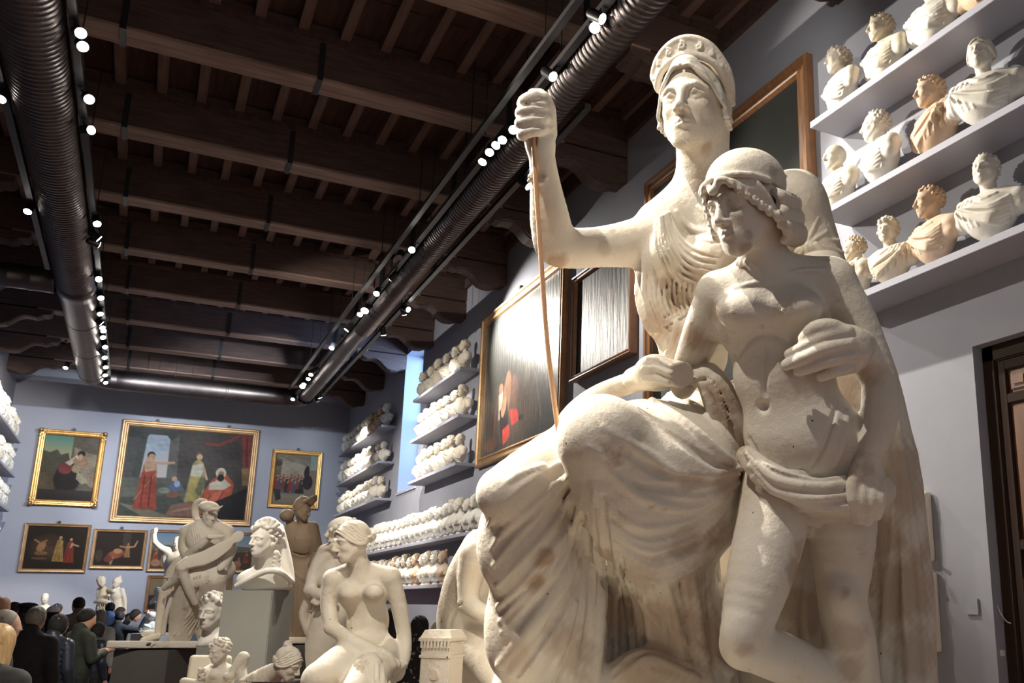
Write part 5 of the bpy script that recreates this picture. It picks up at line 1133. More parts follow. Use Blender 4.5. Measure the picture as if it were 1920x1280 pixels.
# seated nude woman in front of the long shelves
t = 5.2; r = cast('plaster_statue', 690, 1300, t, 'seated nude woman cast looking down left, arm across her lap, before the long bust shelves')
def f(F):
    W, B = fhead(F, 634, 1019, t - .06, .242, 64, 12, 'wave', 3, neck=(676, 1078, t + .05, 22))
    EL(F, 680, 1108, t + .05, 46, 42, .085, 2, .05); EL(F, 690, 1165, t + .05, 38, 46, .085, -4, .05); EL(F, 688, 1225, t + .05, 50, 42, .12, 0, .05)
    CH(F, [(660, 1066, t + .05, 14), (626, 1084, t, 17)], .03); CH(F, [(690, 1068, t + .08, 14), (732, 1080, t + .08, 17)], .03)
    EL(F, 655, 1113, t - .04, 18, 15, .055, 0, .045); EL(F, 702, 1111, t - .04, 18, 15, .055, 0, .045); EL(F, 650, 1117, t - .085, 2, 2, .008, 0, .006); EL(F, 706, 1114, t - .078, 2, 2, .008, 0, .006)
    CH(F, [(623, 1084, t, 16.5), (616, 1130, t - .02, 15), (622, 1176, t - .08, 13.5)], .02); CH(F, [(622, 1176, t - .08, 13), (662, 1202, t - .15, 12.5), (700, 1218, t - .16, 9.5)], .015)
    EL(F, 716, 1226, t - .15, 15, 10, .025, 15, .012)
    for k in range(4): CH(F, [(718 + 2 * k, 1220 + 4 * k, t - .17, 3.6), (734 + 2 * k, 1232 + 5 * k, t - .16, 3.4), (738 + k, 1241 + 4 * k, t - .13, 3)], .005)
    CH(F, [(733, 1082, t + .08, 17), (748, 1135, t + .10, 15), (757, 1185, t + .09, 13.5), (760, 1225, t + .03, 11), (756, 1246, t, 8.5)], .02)
    EL(F, 750, 1262, t - .02, 9, 15, .022, 20, .01)
    for k in range(4): CH(F, [(746 - 3 * k, 1266, t - .03, 3.6), (738 - 3 * k, 1282, t - .04, 3.4), (730 - 2 * k, 1290, t - .03, 3)], .005)
    CH(F, [(690, 1222, t, 42), (640, 1248, t - .2, 38), (600, 1272, t - .4, 31)], .04); CH(F, [(598, 1276, t - .4, 30), (606, 1340, t - .3, 27), (616, 1420, t - .2, 20)], .03)
    CH(F, [(710, 1230, t, 38), (690, 1270, t - .25, 38), (664, 1300, t - .42, 30)], .04)
    EL(F, 672, 1163, t - .06, 3, 2.5, .012, 0, .006, 'c')
figure(r, [(560, 960, t - .6), (790, 960, t + .3), (560, 1400, t - .5), (790, 1400, t + .3)], M_pl, .0047, f, floor=.98)
def f(F):
    CH(F, [(664, 1252, t - .26, 10), (700, 1240, t - .22, 18), (740, 1246, t - .12, 12)], .01); CH(F, [(690, 1250, t - .28, 26), (695, 1300, t - .36, 34)], .02); CH(F, [(735, 1255, t - .1, 14), (760, 1245, t - .02, 5)], .01)
    for k in range(8): F.stroke([(672 + 9 * k, 1246), (664 + 11 * k, 1280), (655 + 12 * k, 1315)], [2, 4, 4], .006); F.stroke([(677 + 9 * k, 1250), (669 + 11 * k, 1282), (660 + 12 * k, 1315)], [1, 2, 2], .004, 'c')
figure(r, [(630, 1220, t - .6), (775, 1220, t + .1), (640, 1340, t - .5), (770, 1340, t)], M_pl, .0058, f, 'drapery', floor=.98)
pb = P(690, 1300, t); o = MB().box((-.24, -.3, 0), (.30, .5, .975)).build('plinth', M_plinth, bev=.006); o.location = (pb[0], pb[1], 0); o.rotation_euler = (0, 0, -YAW); tag(o, 'grey plinth under the seated nude woman', 'plinth', 'grey plinths')
r.location.z = r.location.z

# nude with wreathed hair seen from behind her
t = 6.3; r = cast('plaster_statue', 610, 1300, t, 'nude cast with flower wreath and tasselled cloth, half hidden behind the seated nude')
def f(F):
    W, B = fhead(F, 622, 1003, t - .05, .25, 60, 5, None, 8, neck=(640, 1040, t + .05, 18)); EL(F, 642, 990, t + .02, 27, 20, .11, 0, .02)
    for k in range(13): a = k / 12; EL(F, 612 + 52 * a, 1004 - 30 * a ** .6, t - .10 + .05 * a + .02 * (k % 2), 4.6, 4.6, .02, 0, .006)
    EL(F, 628, 1066, t + .05, 36, 48, .10, 4, .05); EL(F, 622, 1130, t + .05, 34, 46, .10, 0, .05)
    CH(F, [(612, 1036, t, 17), (592, 1072, t - .03, 14), (581, 1106, t - .08, 11)], .02); CH(F, [(581, 1106, t - .08, 11), (600, 1114, t - .16, 10), (622, 1110, t - .18, 9)], .012)
    CH(F, [(622, 1150, t, 34), (606, 1210, t - .02, 32), (612, 1300, t, 30)], .03); CH(F, [(650, 1150, t + .1, 30), (650, 1300, t + .1, 30)], .03)
    CH(F, [(640, 1030, t - .04, 6), (612, 1026, t - .05, 6), (590, 1052, t - .02, 5)], .008)
    for k in range(9): CH(F, [(606, 1106, t - .15, 5), (586 + 5 * k, 1128 + 4 * math.sin(k), t - .17, 4)], .006)
    CH(F, [(584, 1112, t - .05, 8), (570, 1150, t - .02, 9), (578, 1185, t, 7)], .01); CH(F, [(580, 1150, t, 6), (582, 1190, t, 5)], .01)
figure(r, [(560, 960, t - .4), (690, 960, t + .35), (560, 1330, t - .3), (690, 1330, t + .3)], M_pl, .0075, f, floor=.9)
pb = P(620, 1300, t); o = MB().box((-.2, -.1, 0), (.3, .3, .9)).build('plinth', M_plinth, bev=.006); o.location = (pb[0], pb[1], 0); o.rotation_euler = (0, 0, -YAW); tag(o, 'grey plinth under the wreathed nude', 'plinth', 'grey plinths')

# brown clay-coloured woman carrying a child
t = 10.; zb = P(568, 1196, t)[2]; r = cast('plaster_statue', 568, 1202, t, 'standing brown-tinted cast of a crowned woman with a child on her shoulder')
def f(F):
    W, B = fhead(F, 578, 960, t - .06, .22, -55, 10, 'short', 8, neck=(569, 984, t, 9))
    EL(F, 568, 942, t, 15, 12, .07, -12, .03); CH(F, [(566, 931, t + .02, 4), (556, 957, t + .05, 4.5)], .01)
    for k in range(6): CH(F, [(560 + 4 * k, 948 - 2 * k, t - .05, 3.4), (572 + 4 * k, 940 - 2 * k, t - .08, 3.2)], .01)
    CH(F, [(583, 944, t - .06, 4), (590, 936, t - .06, 5)], .01)
    EL(F, 538, 966, t - .06, 13, 12.5, .08, 0, .02); EL(F, 545, 1000, t - .02, 15, 26, .09, 8, .04); CH(F, [(545, 1010, t - .05, 11), (548, 1050, t - .04, 9), (544, 1078, t, 8)], .03)
    EL(F, 569, 1012, t, 26, 34, .12, 0, .05); EL(F, 566, 1075, t, 27, 45, .13, 0, .06); CH(F, [(566, 1090, t, 28), (567, 1150, t, 30), (567, 1196, t, 26)], .05)
    CH(F, [(586, 988, t, 11), (595, 1030, t, 9), (587, 1058, t - .06, 8)], .03)
    for k in range(7): F.stroke([(556 + 6 * k, 985), (556 + 6 * k, 1010), (560 + 5 * k, 1036)], [1.5, 2.6, 1.5], .0035)
    for k in range(6): F.stroke([(550 + 3 * k, 1070 + 3 * k), (562 + 3 * k, 1085 + 2 * k), (592, 1070 + 5 * k)], [2, 3.4, 2], .0035)
    for k in range(8): F.stroke([(548 + 6 * k, 1095), (546 + 6.5 * k, 1140), (544 + 7 * k, 1192)], [2, 3.4, 2.6], .0035)
    F.stroke([(548, 1036), (568, 1042), (592, 1034)], [2, 2.5, 2], .0035, 'c')
figure(r, [(520, 915, t - .25), (610, 915, t + .25), (520, 1205, t - .25), (610, 1205, t + .25)], M_plk, .0105, f, floor=zb)
def f(F): EL(F, 568, 1200, t, 36, 6, .22, 0, 0, box=True)
figure(r, [(525, 1190, t - .3), (610, 1215, t + .3)], M_plb, .014, f, 'base')
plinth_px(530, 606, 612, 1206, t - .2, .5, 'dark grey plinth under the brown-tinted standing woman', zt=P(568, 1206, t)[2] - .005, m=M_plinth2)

# helmeted woman seated with a slain youth over her knees
t = 10.; zb = P(300, 1208, t)[2]; r = cast('plaster_statue', 320, 1208, t, 'seated helmeted woman cast holding a limp youth across her knees')
def f(F):
    W, B = fhead(F, 399, 967, t - .07, .235, -22, 14, None, 1, neck=(388, 990, t + .02, 12))
    EL(F, 392, 951, t + .0, 18.5, 12, .11, 10, .008); CH(F, [(392, 957, t - .12, 3.2), (406, 954, t - .15, 3), (417, 948, t - .13, 2)], .008)
    CH(F, [(386, 938, t + .05, 3), (374, 940, t + .07, 6), (366, 952, t + .08, 6.5), (367, 968, t + .09, 6), (374, 978, t + .09, 4)], .006)
    for k in range(5): F.stroke([(380 - 4 * k, 938 + 3 * k), (372 - 2 * k, 948 + 3 * k)], [1.2, 1.2], .006, 'c')
    EL(F, 388, 1008, t + .02, 36, 36, .14, 0, .06); CH(F, [(372, 986, t, 12), (352, 996, t, 13)], .04); CH(F, [(405, 986, t + .03, 12), (424, 996, t + .04, 13)], .04)
    CH(F, [(352, 998, t, 14), (347, 1025, t - .02, 12), (354, 1043, t - .10, 10)], .02); CH(F, [(354, 1043, t - .10, 10), (376, 1022, t - .18, 8.5), (392, 1008, t - .2, 6)], .015)
    EL(F, 404, 1006, t - .2, 15, 4, .05, -6, .012); CH(F, [(424, 998, t + .04, 13), (432, 1030, t, 11), (420, 1055, t - .1, 9)], .03)
    EL(F, 385, 1075, t - .05, 52, 34, .22, -14, .08); CH(F, [(365, 1085, t - .2, 26), (346, 1140, t - .12, 24), (338, 1190, t - .05, 20)], .05); CH(F, [(400, 1085, t - .15, 24), (400, 1140, t - .05, 22), (398, 1200, t, 22)], .05)
    EL(F, 400, 1120, t + .12, 34, 85, .16, 0, .06)
    for k in range(9): F.stroke([(372 + 3.4 * k, 1100 + 2 * k), (356 + 5 * k, 1150), (316 + 9.5 * k, 1190)], [2, 3, 2], .0035)
    for k in range(5): F.stroke([(352 + 6 * k, 1090 - 3 * k), (345 + 5 * k, 1130), (340 + 5 * k, 1160)], [1.5, 2.2, 1.5], .008, 'c')
    for k in range(6): F.stroke([(360 + 4 * k, 990), (358 + 5 * k, 1008), (366 + 5 * k, 1028)], [1.2, 2, 1.2], .0035)
    for k in range(6): F.stroke([(408 + 5 * k, 1050), (410 + 5 * k, 1085), (412 + 5 * k, 1150)], [1.5, 3, 2], .0035)
    # the youth
    EL(F, 446, 1006, t - .12, 10, 12, .085, 40, .006); CH(F, [(440, 1000, t - .16, 3), (452, 1002, t - .16, 4), (454, 1014, t - .14, 4)], .006); CH(F, [(434, 1013, t - .15, 6), (424, 1022, t - .2, 11), (402, 1036, t - .26, 13), (376, 1050, t - .28, 13)], .02)
    CH(F, [(378, 1048, t - .28, 14), (356, 1054, t - .34, 13), (341, 1062, t - .38, 10)], .02); CH(F, [(341, 1062, t - .38, 10), (330, 1085, t - .34, 8.5), (308, 1102, t - .3, 5.5)], .02); CH(F, [(341, 1066, t - .38, 9), (352, 1100, t - .34, 8), (366, 1130, t - .28, 6)], .02)
    CH(F, [(428, 1022, t - .24, 8), (428, 1048, t - .26, 7), (412, 1066, t - .24, 5)], .015)
    for k in range(4): CH(F, [(404 + 3 * k, 1025 + 4 * k, t - .36, 2), (420 + 2 * k, 1026 + 4 * k, t - .36, 2)], .006)
    # second small figure at her side and the ground
    CH(F, [(334, 1050, t - .1, 7), (322, 1074, t - .1, 10), (314, 1105, t - .08, 10)], .04); CH(F, [(306, 1108, t - .12, 7), (300, 1150, t - .12, 7), (296, 1190, t - .15, 6)], .03); CH(F, [(296, 1192, t - .2, 6), (268, 1200, t - .3, 5)], .02); EL(F, 283, 1188, t + .05, 22, 10, .16, 0, .04); CH(F, [(324, 1110, t - .2, 3), (312, 1150, t - .22, 4), (306, 1188, t - .2, 4)], .01)
    for k in range(5): F.stroke([(308, 1050 + 8 * k), (322, 1054 + 8 * k), (336, 1050 + 8 * k)], [1.2, 2, 1.2], .008)
figure(r, [(235, 925, t - .5), (465, 925, t + .35), (235, 1215, t - .5), (465, 1215, t + .35)], M_pl, .0068, f, floor=zb)
def f(F):
    EL(F, 310, 1208, t - .05, 92, 6.5, .42, 0, 0, box=True)
    for k in range(30): EL(F, 220 + 180 * RNG.random(), 1207 + 4 * RNG.random(), t - .46 + .05 * RNG.random(), 7, 4, .03, 0, .01, 'cu'[k % 2])
figure(r, [(205, 1195, t - .6), (420, 1222, t + .5)], M_pl, .014, f, 'base', floor=P(300, 1214, t)[2])
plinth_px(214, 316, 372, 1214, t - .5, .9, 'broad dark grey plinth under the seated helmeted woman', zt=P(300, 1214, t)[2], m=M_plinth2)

# veiled head with a ruffled diadem on the tall plinth
t = 7.5; zb = P(500, 1107, t)[2]; r = cast('plaster_bust', 497, 1107, t, 'bright white bust of a veiled woman with ruffled diadem on the tall central plinth', 'bust')
def f(F):
    W, B = fhead(F, 477, 1011, t - .12, .285, 52, 0, None, 3, neck=(500, 1075, t, 22))
    hair(F, W, .285, 'curly', np.random.default_rng(5))
    EL(F, 496, 1082, t + .02, 48, 22, .13, -6, .05); EL(F, 500, 1098, t + .02, 44, 16, .14, 0, .04)
    CH(F, [(444, 1098, t - .08, 5), (470, 1085, t - .14, 5), (500, 1070, t - .16, 6), (525, 1072, t - .12, 6), (545, 1088, t - .02, 5)], .012)
    EL(F, 500, 985, t, 20, 14, .09, 12, .02)
    for k in range(11): a = k / 10; CH(F, [(484 + 30 * a, 990 - 2 * a, t - .07, 3.5), (482 + 40 * a, 972 + 10 * (2 * a - 1) ** 2, t - .06 + .02 * (k % 2), 4.2)], .006)
    CH(F, [(524, 988, t + .05, 7), (530, 1020, t + .06, 10), (538, 1060, t + .05, 11), (546, 1090, t + .02, 7)], .02); CH(F, [(512, 1000, t + .06, 16), (520, 1050, t + .06, 14)], .03)
    for k in range(5): CH(F, [(518 - k, 1036 + 8 * k, t - .10, 5), (522, 1042 + 8 * k, t - .09, 4.5)], .005)
F_ = figure(r, [(430, 955, t - .3), (562, 955, t + .3), (430, 1112, t - .3), (562, 1112, t + .3)], M_plw, .0062, f, floor=zb)
plinth_px(418, 511, 563, 1107.3, t - .25, .42, 'tall light grey plinth carrying the white veiled bust', zt=zb)

# curly head left of the tall plinth
t = 7.9; zb = P(390, 1212, t)[2]; r = cast('plaster_bust', 395, 1212, t, 'large white curly-haired head bust, lower left of the tall central plinth', 'bust')
def f(F):
    W, B = fhead(F, 383, 1148, t - .1, .30, 36, 3, None, 3, neck=(398, 1195, t, 20)); hair(F, W, .30, 'curly', np.random.default_rng(15)); EL(F, 402, 1200, t + .02, 32, 14, .12, -20, .03)
figure(r, [(362, 1105, t - .3), (440, 1105, t + .3), (362, 1216, t - .3), (440, 1216, t + .3)], M_plw, .0068, f, floor=zb)
plinth_px(368, 430, 440, 1212.3, t - .15, .35, 'narrow grey plinth under the curly-haired head', zt=zb)

# reclining small woman at the lower edge
t = 6.; r = cast('plaster_statue', 410, 1300, t, 'small reclining woman cast with arm behind her head, cut by the bottom edge')
def f(F):
    fhead(F, 397, 1224, t - .06, .152, 58, 12, 'curly', 6, neck=(413, 1250, t, 9)); EL(F, 415, 1266, t, 27, 22, .06, -6, .03); EL(F, 412, 1300, t, 26, 30, .06, 0, .03)
    EL(F, 402, 1265, t - .05, 10, 8, .03, 0, .015); EL(F, 430, 1268, t - .05, 10, 8, .03, 0, .015)
    CH(F, [(440, 1255, t, 9), (456, 1232, t + .03, 11), (452, 1252, t + .02, 10), (456, 1276, t - .02, 9)], .015); CH(F, [(396, 1252, t, 8), (380, 1264, t - .06, 9), (376, 1280, t - .08, 7), (345, 1278, t - .05, 8)], .015)
    for k in range(12): EL(F, 374 + 8 * RNG.random(), 1254 + 20 * RNG.random(), t - .1, 3.4, 3.4, .012, 0, .004)
figure(r, [(335, 1195, t - .25), (475, 1195, t + .2), (335, 1340, t - .25), (475, 1340, t + .2)], M_pl, .0042, f)
def f(F): EL(F, 390, 1272, t + .16, 36, 42, .10, 0, .02, box=True); EL(F, 420, 1335, t + .05, 80, 20, .28, 0, .02, box=True)
figure(r, [(330, 1215, t - .3), (510, 1215, t + .4), (330, 1370, t - .3), (510, 1370, t + .4)], M_plb, .009, f, 'couch')
zz = P(420, 1356, t + .05)[2]; pb = P(420, 1330, t + .05); o = MB().box((-.36, -.3, 0), (.14, .25, zz)).build('plinth', M_plinth); o.location = (pb[0], pb[1], 0); o.rotation_euler = (0, 0, -YAW); tag(o, 'grey plinth under the small reclining woman', 'plinth', 'grey plinths')

# bowed woman at the lower edge
t = 5.6; r = cast('plaster_statue', 530, 1300, t, 'crouching woman cast with topknot bowing her head, at the bottom edge before the central plinth')
def f(F):
    fhead(F, 557, 1253, t - .05, .205, -60, 24, 'bun', 9, neck=(508, 1268, t + .02, 17)); CH(F, [(520, 1255, t + .02, 15), (495, 1275, t + .04, 24), (470, 1300, t + .08, 34)], .03); EL(F, 490, 1310, t + .06, 52, 38, .1, 0, .03)
    CH(F, [(478, 1268, t, 8), (470, 1275, t, 8)], .01); CH(F, [(520, 1300, t, 14), (560, 1330, t - .1, 12)], .02)
figure(r, [(435, 1195, t - .25), (590, 1195, t + .25), (435, 1350, t - .25), (590, 1350, t + .25)], M_pl, .0036, f, floor=1.14)
pb = P(505, 1330, t + .05); o = MB().box((-.10, -.06, 0), (.14, .2, 1.135)).build('plinth', M_plinth); o.location = (pb[0], pb[1], 0); o.rotation_euler = (0, 0, -YAW); tag(o, 'grey plinth under the crouching woman with topknot', 'plinth', 'grey plinths')

# figure with bent back at the right, its stele
t = 4.75; r = cast('plaster_statue', 880, 1300, t, 'bent nude cast seen from behind its shoulder, between stele and the colossal drapery')
def f(F):
    CH(F, [(905, 1030, t, 40), (880, 1085, t, 44), (868, 1150, t, 46), (880, 1230, t, 52)], .05); EL(F, 860, 1150, t + .05, 34, 52, .16, 8, .05)
    CH(F, [(892, 1042, t - .1, 30), (880, 1090, t - .12, 22), (878, 1130, t - .16, 19)], .02); CH(F, [(878, 1132, t - .16, 19), (905, 1150, t - .22, 17), (930, 1150, t - .2, 15)], .015)
    CH(F, [(880, 1195, t - .05, 40), (905, 1230, t - .2, 34), (935, 1280, t - .3, 28)], .03); F.stroke([(866, 1130), (848, 1155), (841, 1180)], [2, 4, 2], .008, 'c')
    CH(F, [(915, 1018, t + .05, 24), (948, 1000, t + .02, 18)], .03); fhead(F, 968, 1010, t - .1, .24, -60, 30, 'bun', 4, neck=(930, 1012, t + .03, 17))
figure(r, [(815, 985, t - .4), (1030, 960, t + .35), (815, 1320, t - .4), (985, 1320, t + .35)], M_pl, .0075, f, floor=1.05)
pb = P(890, 1310, t + .05); o = MB().box((-.12, -.2, 0), (.32, .3, 1.05)).build('plinth', M_plinth); o.location = (pb[0], pb[1], 0); o.rotation_euler = (0, 0, -YAW); tag(o, 'grey plinth under the bent nude by the stele', 'plinth', 'grey plinths')
t = 4.35; a = P(832, 1180, t); r = empty('plaster_stele', (a[0], a[1], .6), 'short carved plaster stele with dentil band, below the lower long bust shelf', 'stele', None, -YAW - .25)
M_ps = M_pl; zt = a[2] - .6
MB().box((-.075, -.07, 0), (.075, .07, zt - .05)).build('shaft', M_ps, r, bev=.004)
MB().box((-.08, -.075, zt - .125), (.08, .075, zt - .113)).box((-.084, -.079, zt - .05), (.084, .079, zt - .035)).add([(-.08, -.075, zt - .035), (.08, -.075, zt - .035), (.08, .075, zt - .035), (-.08, .075, zt - .035), (-.065, -.06, zt), (.065, -.06, zt), (.065, .06, zt), (-.065, .06, zt)], [(0, 1, 5, 4), (1, 2, 6, 5), (2, 3, 7, 6), (3, 0, 4, 7), (4, 5, 6, 7)]).build('cap', M_ps, r)
den = MB()
for k in range(9): den.box((-.074 + .0172 * k, -.080, zt - .08), (-.064 + .0172 * k, -.069, zt - .05))
den.build('dentil_band', M_ps, r)
dk = MB().rev([(.027, 0), (.024, .008)], (0, -.068, zt - .20), (0, -.08, zt - .20), 24); dk.rev([(.038, 0), (.030, .008)], (0, -.068, zt - .30), (0, -.08, zt - .30), 24); dk.build('relief_disc', M_ps, r)
pb = a; o = MB().box((-.16, -.15, 0), (.16, .15, .6)).build('plinth', M_plinth); o.location = (pb[0], pb[1], 0); o.rotation_euler = (0, 0, -YAW - .25); tag(o, 'grey plinth under the carved stele', 'plinth', 'grey plinths')

# far casts
t = 20.5; zb = P(212, 1172, t)[2]; r = cast('plaster_statue', 212, 1172, t, 'pair of embracing women in cream plaster near the far wall, above the visitors')
def f(F):
    fhead(F, 196, 1091, t - .1, .24, -50, 8, 'short', 2, neck=(193, 1102, t, 5)); fhead(F, 213, 1092, t - .1, .24, 55, 8, 'bun', 2, neck=(217, 1102, t, 5))
    EL(F, 195, 1114, t, 10, 13, .13, 0, .06); EL(F, 219, 1114, t, 11, 13, .13, 0, .06); EL(F, 193, 1140, t, 12, 22, .16, 0, .06); EL(F, 221, 1142, t, 13, 24, .16, 0, .06); CH(F, [(194, 1150, t, 12), (194, 1172, t, 12)], .05); CH(F, [(222, 1150, t, 13), (222, 1172, t, 12)], .05)
    CH(F, [(186, 1106, t, 4.5), (185, 1120, t - .08, 3.6), (204, 1116, t - .2, 3)], .03); CH(F, [(229, 1106, t, 4.5), (234, 1124, t, 3.6), (234, 1145, t - .05, 3)], .03); CH(F, [(204, 1106, t - .05, 4), (212, 1108, t - .15, 3.4)], .03)
    CH(F, [(178, 1128, t - .1, 3), (190, 1126, t - .17, 4), (205, 1128, t - .17, 3)], .03)
    for k in range(6): F.stroke([(184 + 4 * k, 1130), (182 + 4 * k, 1165)], [1, 1.4], .02)
    for k in range(6): F.stroke([(210 + 4 * k, 1124), (212 + 4 * k, 1165)], [1, 1.4], .02)
figure(r, [(170, 1075, t - .4), (242, 1075, t + .3), (170, 1175, t - .4), (242, 1175, t + .3)], M_plb, .017, f, floor=zb)
plinth_px(172, 242, 244, 1172.4, t - .4, .8, 'far grey plinth under the embracing pair', zt=zb)
t = 21.8; zb = P(84, 1150, t)[2]; r = cast('plaster_bust', 84, 1150, t, 'distant cream bust of a man, small, above the heads left of the embracing pair', 'bust')
def f(F): fhead(F, 85, 1122, t - .08, .25, -5, 8, None, female=False, neck=(84, 1136, t, 5)); EL(F, 83, 1142, t, 15, 8, .13, 0, .05)
figure(r, [(64, 1108, t - .3), (104, 1152, t + .3)], M_plb, .016, f, mg=.12, floor=zb)
plinth_px(72, 96, 97, 1150.3, t - .2, .4, 'far grey plinth under the distant cream bust', zt=zb)
t = 17.; zb = P(325, 1170, t)[2]; r = cast('plaster_statue', 325, 1170, t, 'bluish white figure raising an arm, behind the helmeted woman')
def f(F):
    fhead(F, 331, 1018, t - .05, .26, 20, 0, 'short', 2, neck=(334, 1034, t, 6)); EL(F, 332, 1052, t, 18, 20, .13, 0, .05); CH(F, [(332, 1060, t, 17), (330, 1110, t, 18), (328, 1170, t, 18)], .05)
    CH(F, [(318, 1034, t, 7), (302, 1026, t - .05, 5.5), (291, 1016, t - .06, 4.6)], .03); CH(F, [(291, 1016, t - .06, 4.6), (289, 1004, t - .06, 4), (291, 996, t - .06, 3.4)], .02); EL(F, 292, 993, t - .06, 4, 5, .03, 0, .02)
    CH(F, [(316, 1034, t, 7), (310, 1046, t, 6), (316, 1075, t, 6)], .04)
figure(r, [(280, 985, t - .25), (356, 985, t + .25), (280, 1172, t - .25), (356, 1172, t + .25)], M_plw, .016, f, floor=zb)
plinth_px(306, 350, 352, 1170.4, t - .2, .5, 'grey plinth under the bluish white figure with raised arm', zt=zb)
t = 17.5; zb = P(298, 1160, t)[2]; r = cast('plaster_statue', 298, 1160, t, 'small white child figure with arm stretched left, in front of the dusk landscape')
def f(F):
    EL(F, 296, 1108, t, 7, 8, .08, 0, .02); EL(F, 299, 1128, t, 8, 14, .09, 0, .04); CH(F, [(294, 1118, t, 3.6), (282, 1130, t - .08, 3), (290, 1128, t - .12, 2.6)], .02); CH(F, [(296, 1138, t, 5), (296, 1160, t, 4)], .03); CH(F, [(303, 1138, t, 5), (304, 1160, t, 4)], .03)
figure(r, [(276, 1098, t - .2), (312, 1162, t + .2)], M_plw, .014, f, floor=zb, mg=.08)
plinth_px(286, 312, 313, 1160.4, t - .15, .35, 'grey plinth under the small white child figure', zt=zb)
t = 15.5; zb = P(280, 1186, t)[2]; r = cast('plaster_statue', 282, 1186, t, 'seated white child figure with veil beside the plaster foot of the helmeted group')
def f(F):
    EL(F, 284, 1154, t, 7, 8, .075, 0, .02); CH(F, [(291, 1152, t + .03, 5), (294, 1165, t + .03, 4)], .02); EL(F, 283, 1172, t, 9, 12, .09, 0, .04); CH(F, [(278, 1168, t - .05, 4), (272, 1172, t - .1, 3.4), (280, 1176, t - .12, 3)], .02); CH(F, [(282, 1181, t - .02, 5), (267, 1180, t - .12, 4.4), (264, 1187, t - .1, 3.4)], .03)
figure(r, [(256, 1142, t - .25), (300, 1190, t + .2)], M_plw, .012, f, floor=zb, mg=.08)
plinth_px(245, 300, 302, 1186.4, t - .25, .45, 'white-topped plinth under the seated white child', zt=zb, m=M_white)
t = 9.8; zb = P(813, 1200, t)[2]; r = cast('plaster_bust', 813, 1200, t, 'round pale head just showing left of the stele top', 'bust')
def f(F): fhead(F, 811, 1178, t - .05, .17, 40, 0, None, neck=(814, 1192, t, 6)); EL(F, 814, 1198, t, 14, 6, .07, 0, .03)
figure(r, [(795, 1160, t - .2), (832, 1202, t + .2)], M_plb, .010, f, floor=zb, mg=.05)
plinth_px(800, 826, 827, 1200.4, t - .1, .22, 'grey plinth under the pale head by the stele', zt=zb)
# ------------------------------------------------------------------ visitors
M_skin = mat('skin', (.50, .27, .18), .5, col2=(.56, .32, .22), scale=9)
M_skin2 = mat('pale_skin', (.58, .36, .27), .5)
M_ink = mat('black_cloth', (.012, .012, .014), .8, col2=(.02, .02, .022), scale=20)
M_char = mat('charcoal_wool', (.017, .018, .022), .9, col2=(.026, .027, .033), scale=30)
M_navy = mat('navy_nylon', (.020, .026, .042), .4, col2=(.03, .038, .06), scale=12)
M_olive = mat('dark_olive_cloth', (.022, .028, .020), .8, col2=(.035, .042, .03), scale=14)
M_beige = mat('beige_jacket', (.20, .145, .10), .8)
M_blue = mat('light_blue_shirt', (.20, .33, .55), .8)
M_denim = mat('denim', (.10, .17, .33), .8)
M_lgrey = mat('light_grey_cloth', (.42, .42, .42), .8)
M_hblack = mat('black_hair', (.010, .009, .009), .8)
M_hbrown = mat('dark_brown_hair', (.025, .016, .011), .8)
M_hgrey = mat('grey_hair', (.20, .18, .15), .6, col2=(.30, .28, .25), scale=18)
M_hblond = mat('blond_hair', (.33, .20, .085), .5, col2=(.50, .34, .17), scale=9, stretch=(8, 8, .8))
M_cap = mat('white_cap_cloth', (.72, .70, .76), .7)
M_shoe = mat('dark_shoe', (.02, .018, .016), .5)
M_pat = mat('patterned_knit', (.010, .010, .012), .9, col2=(.25, .25, .25), scale=26, detail=1, lo=.60, hi=.64)

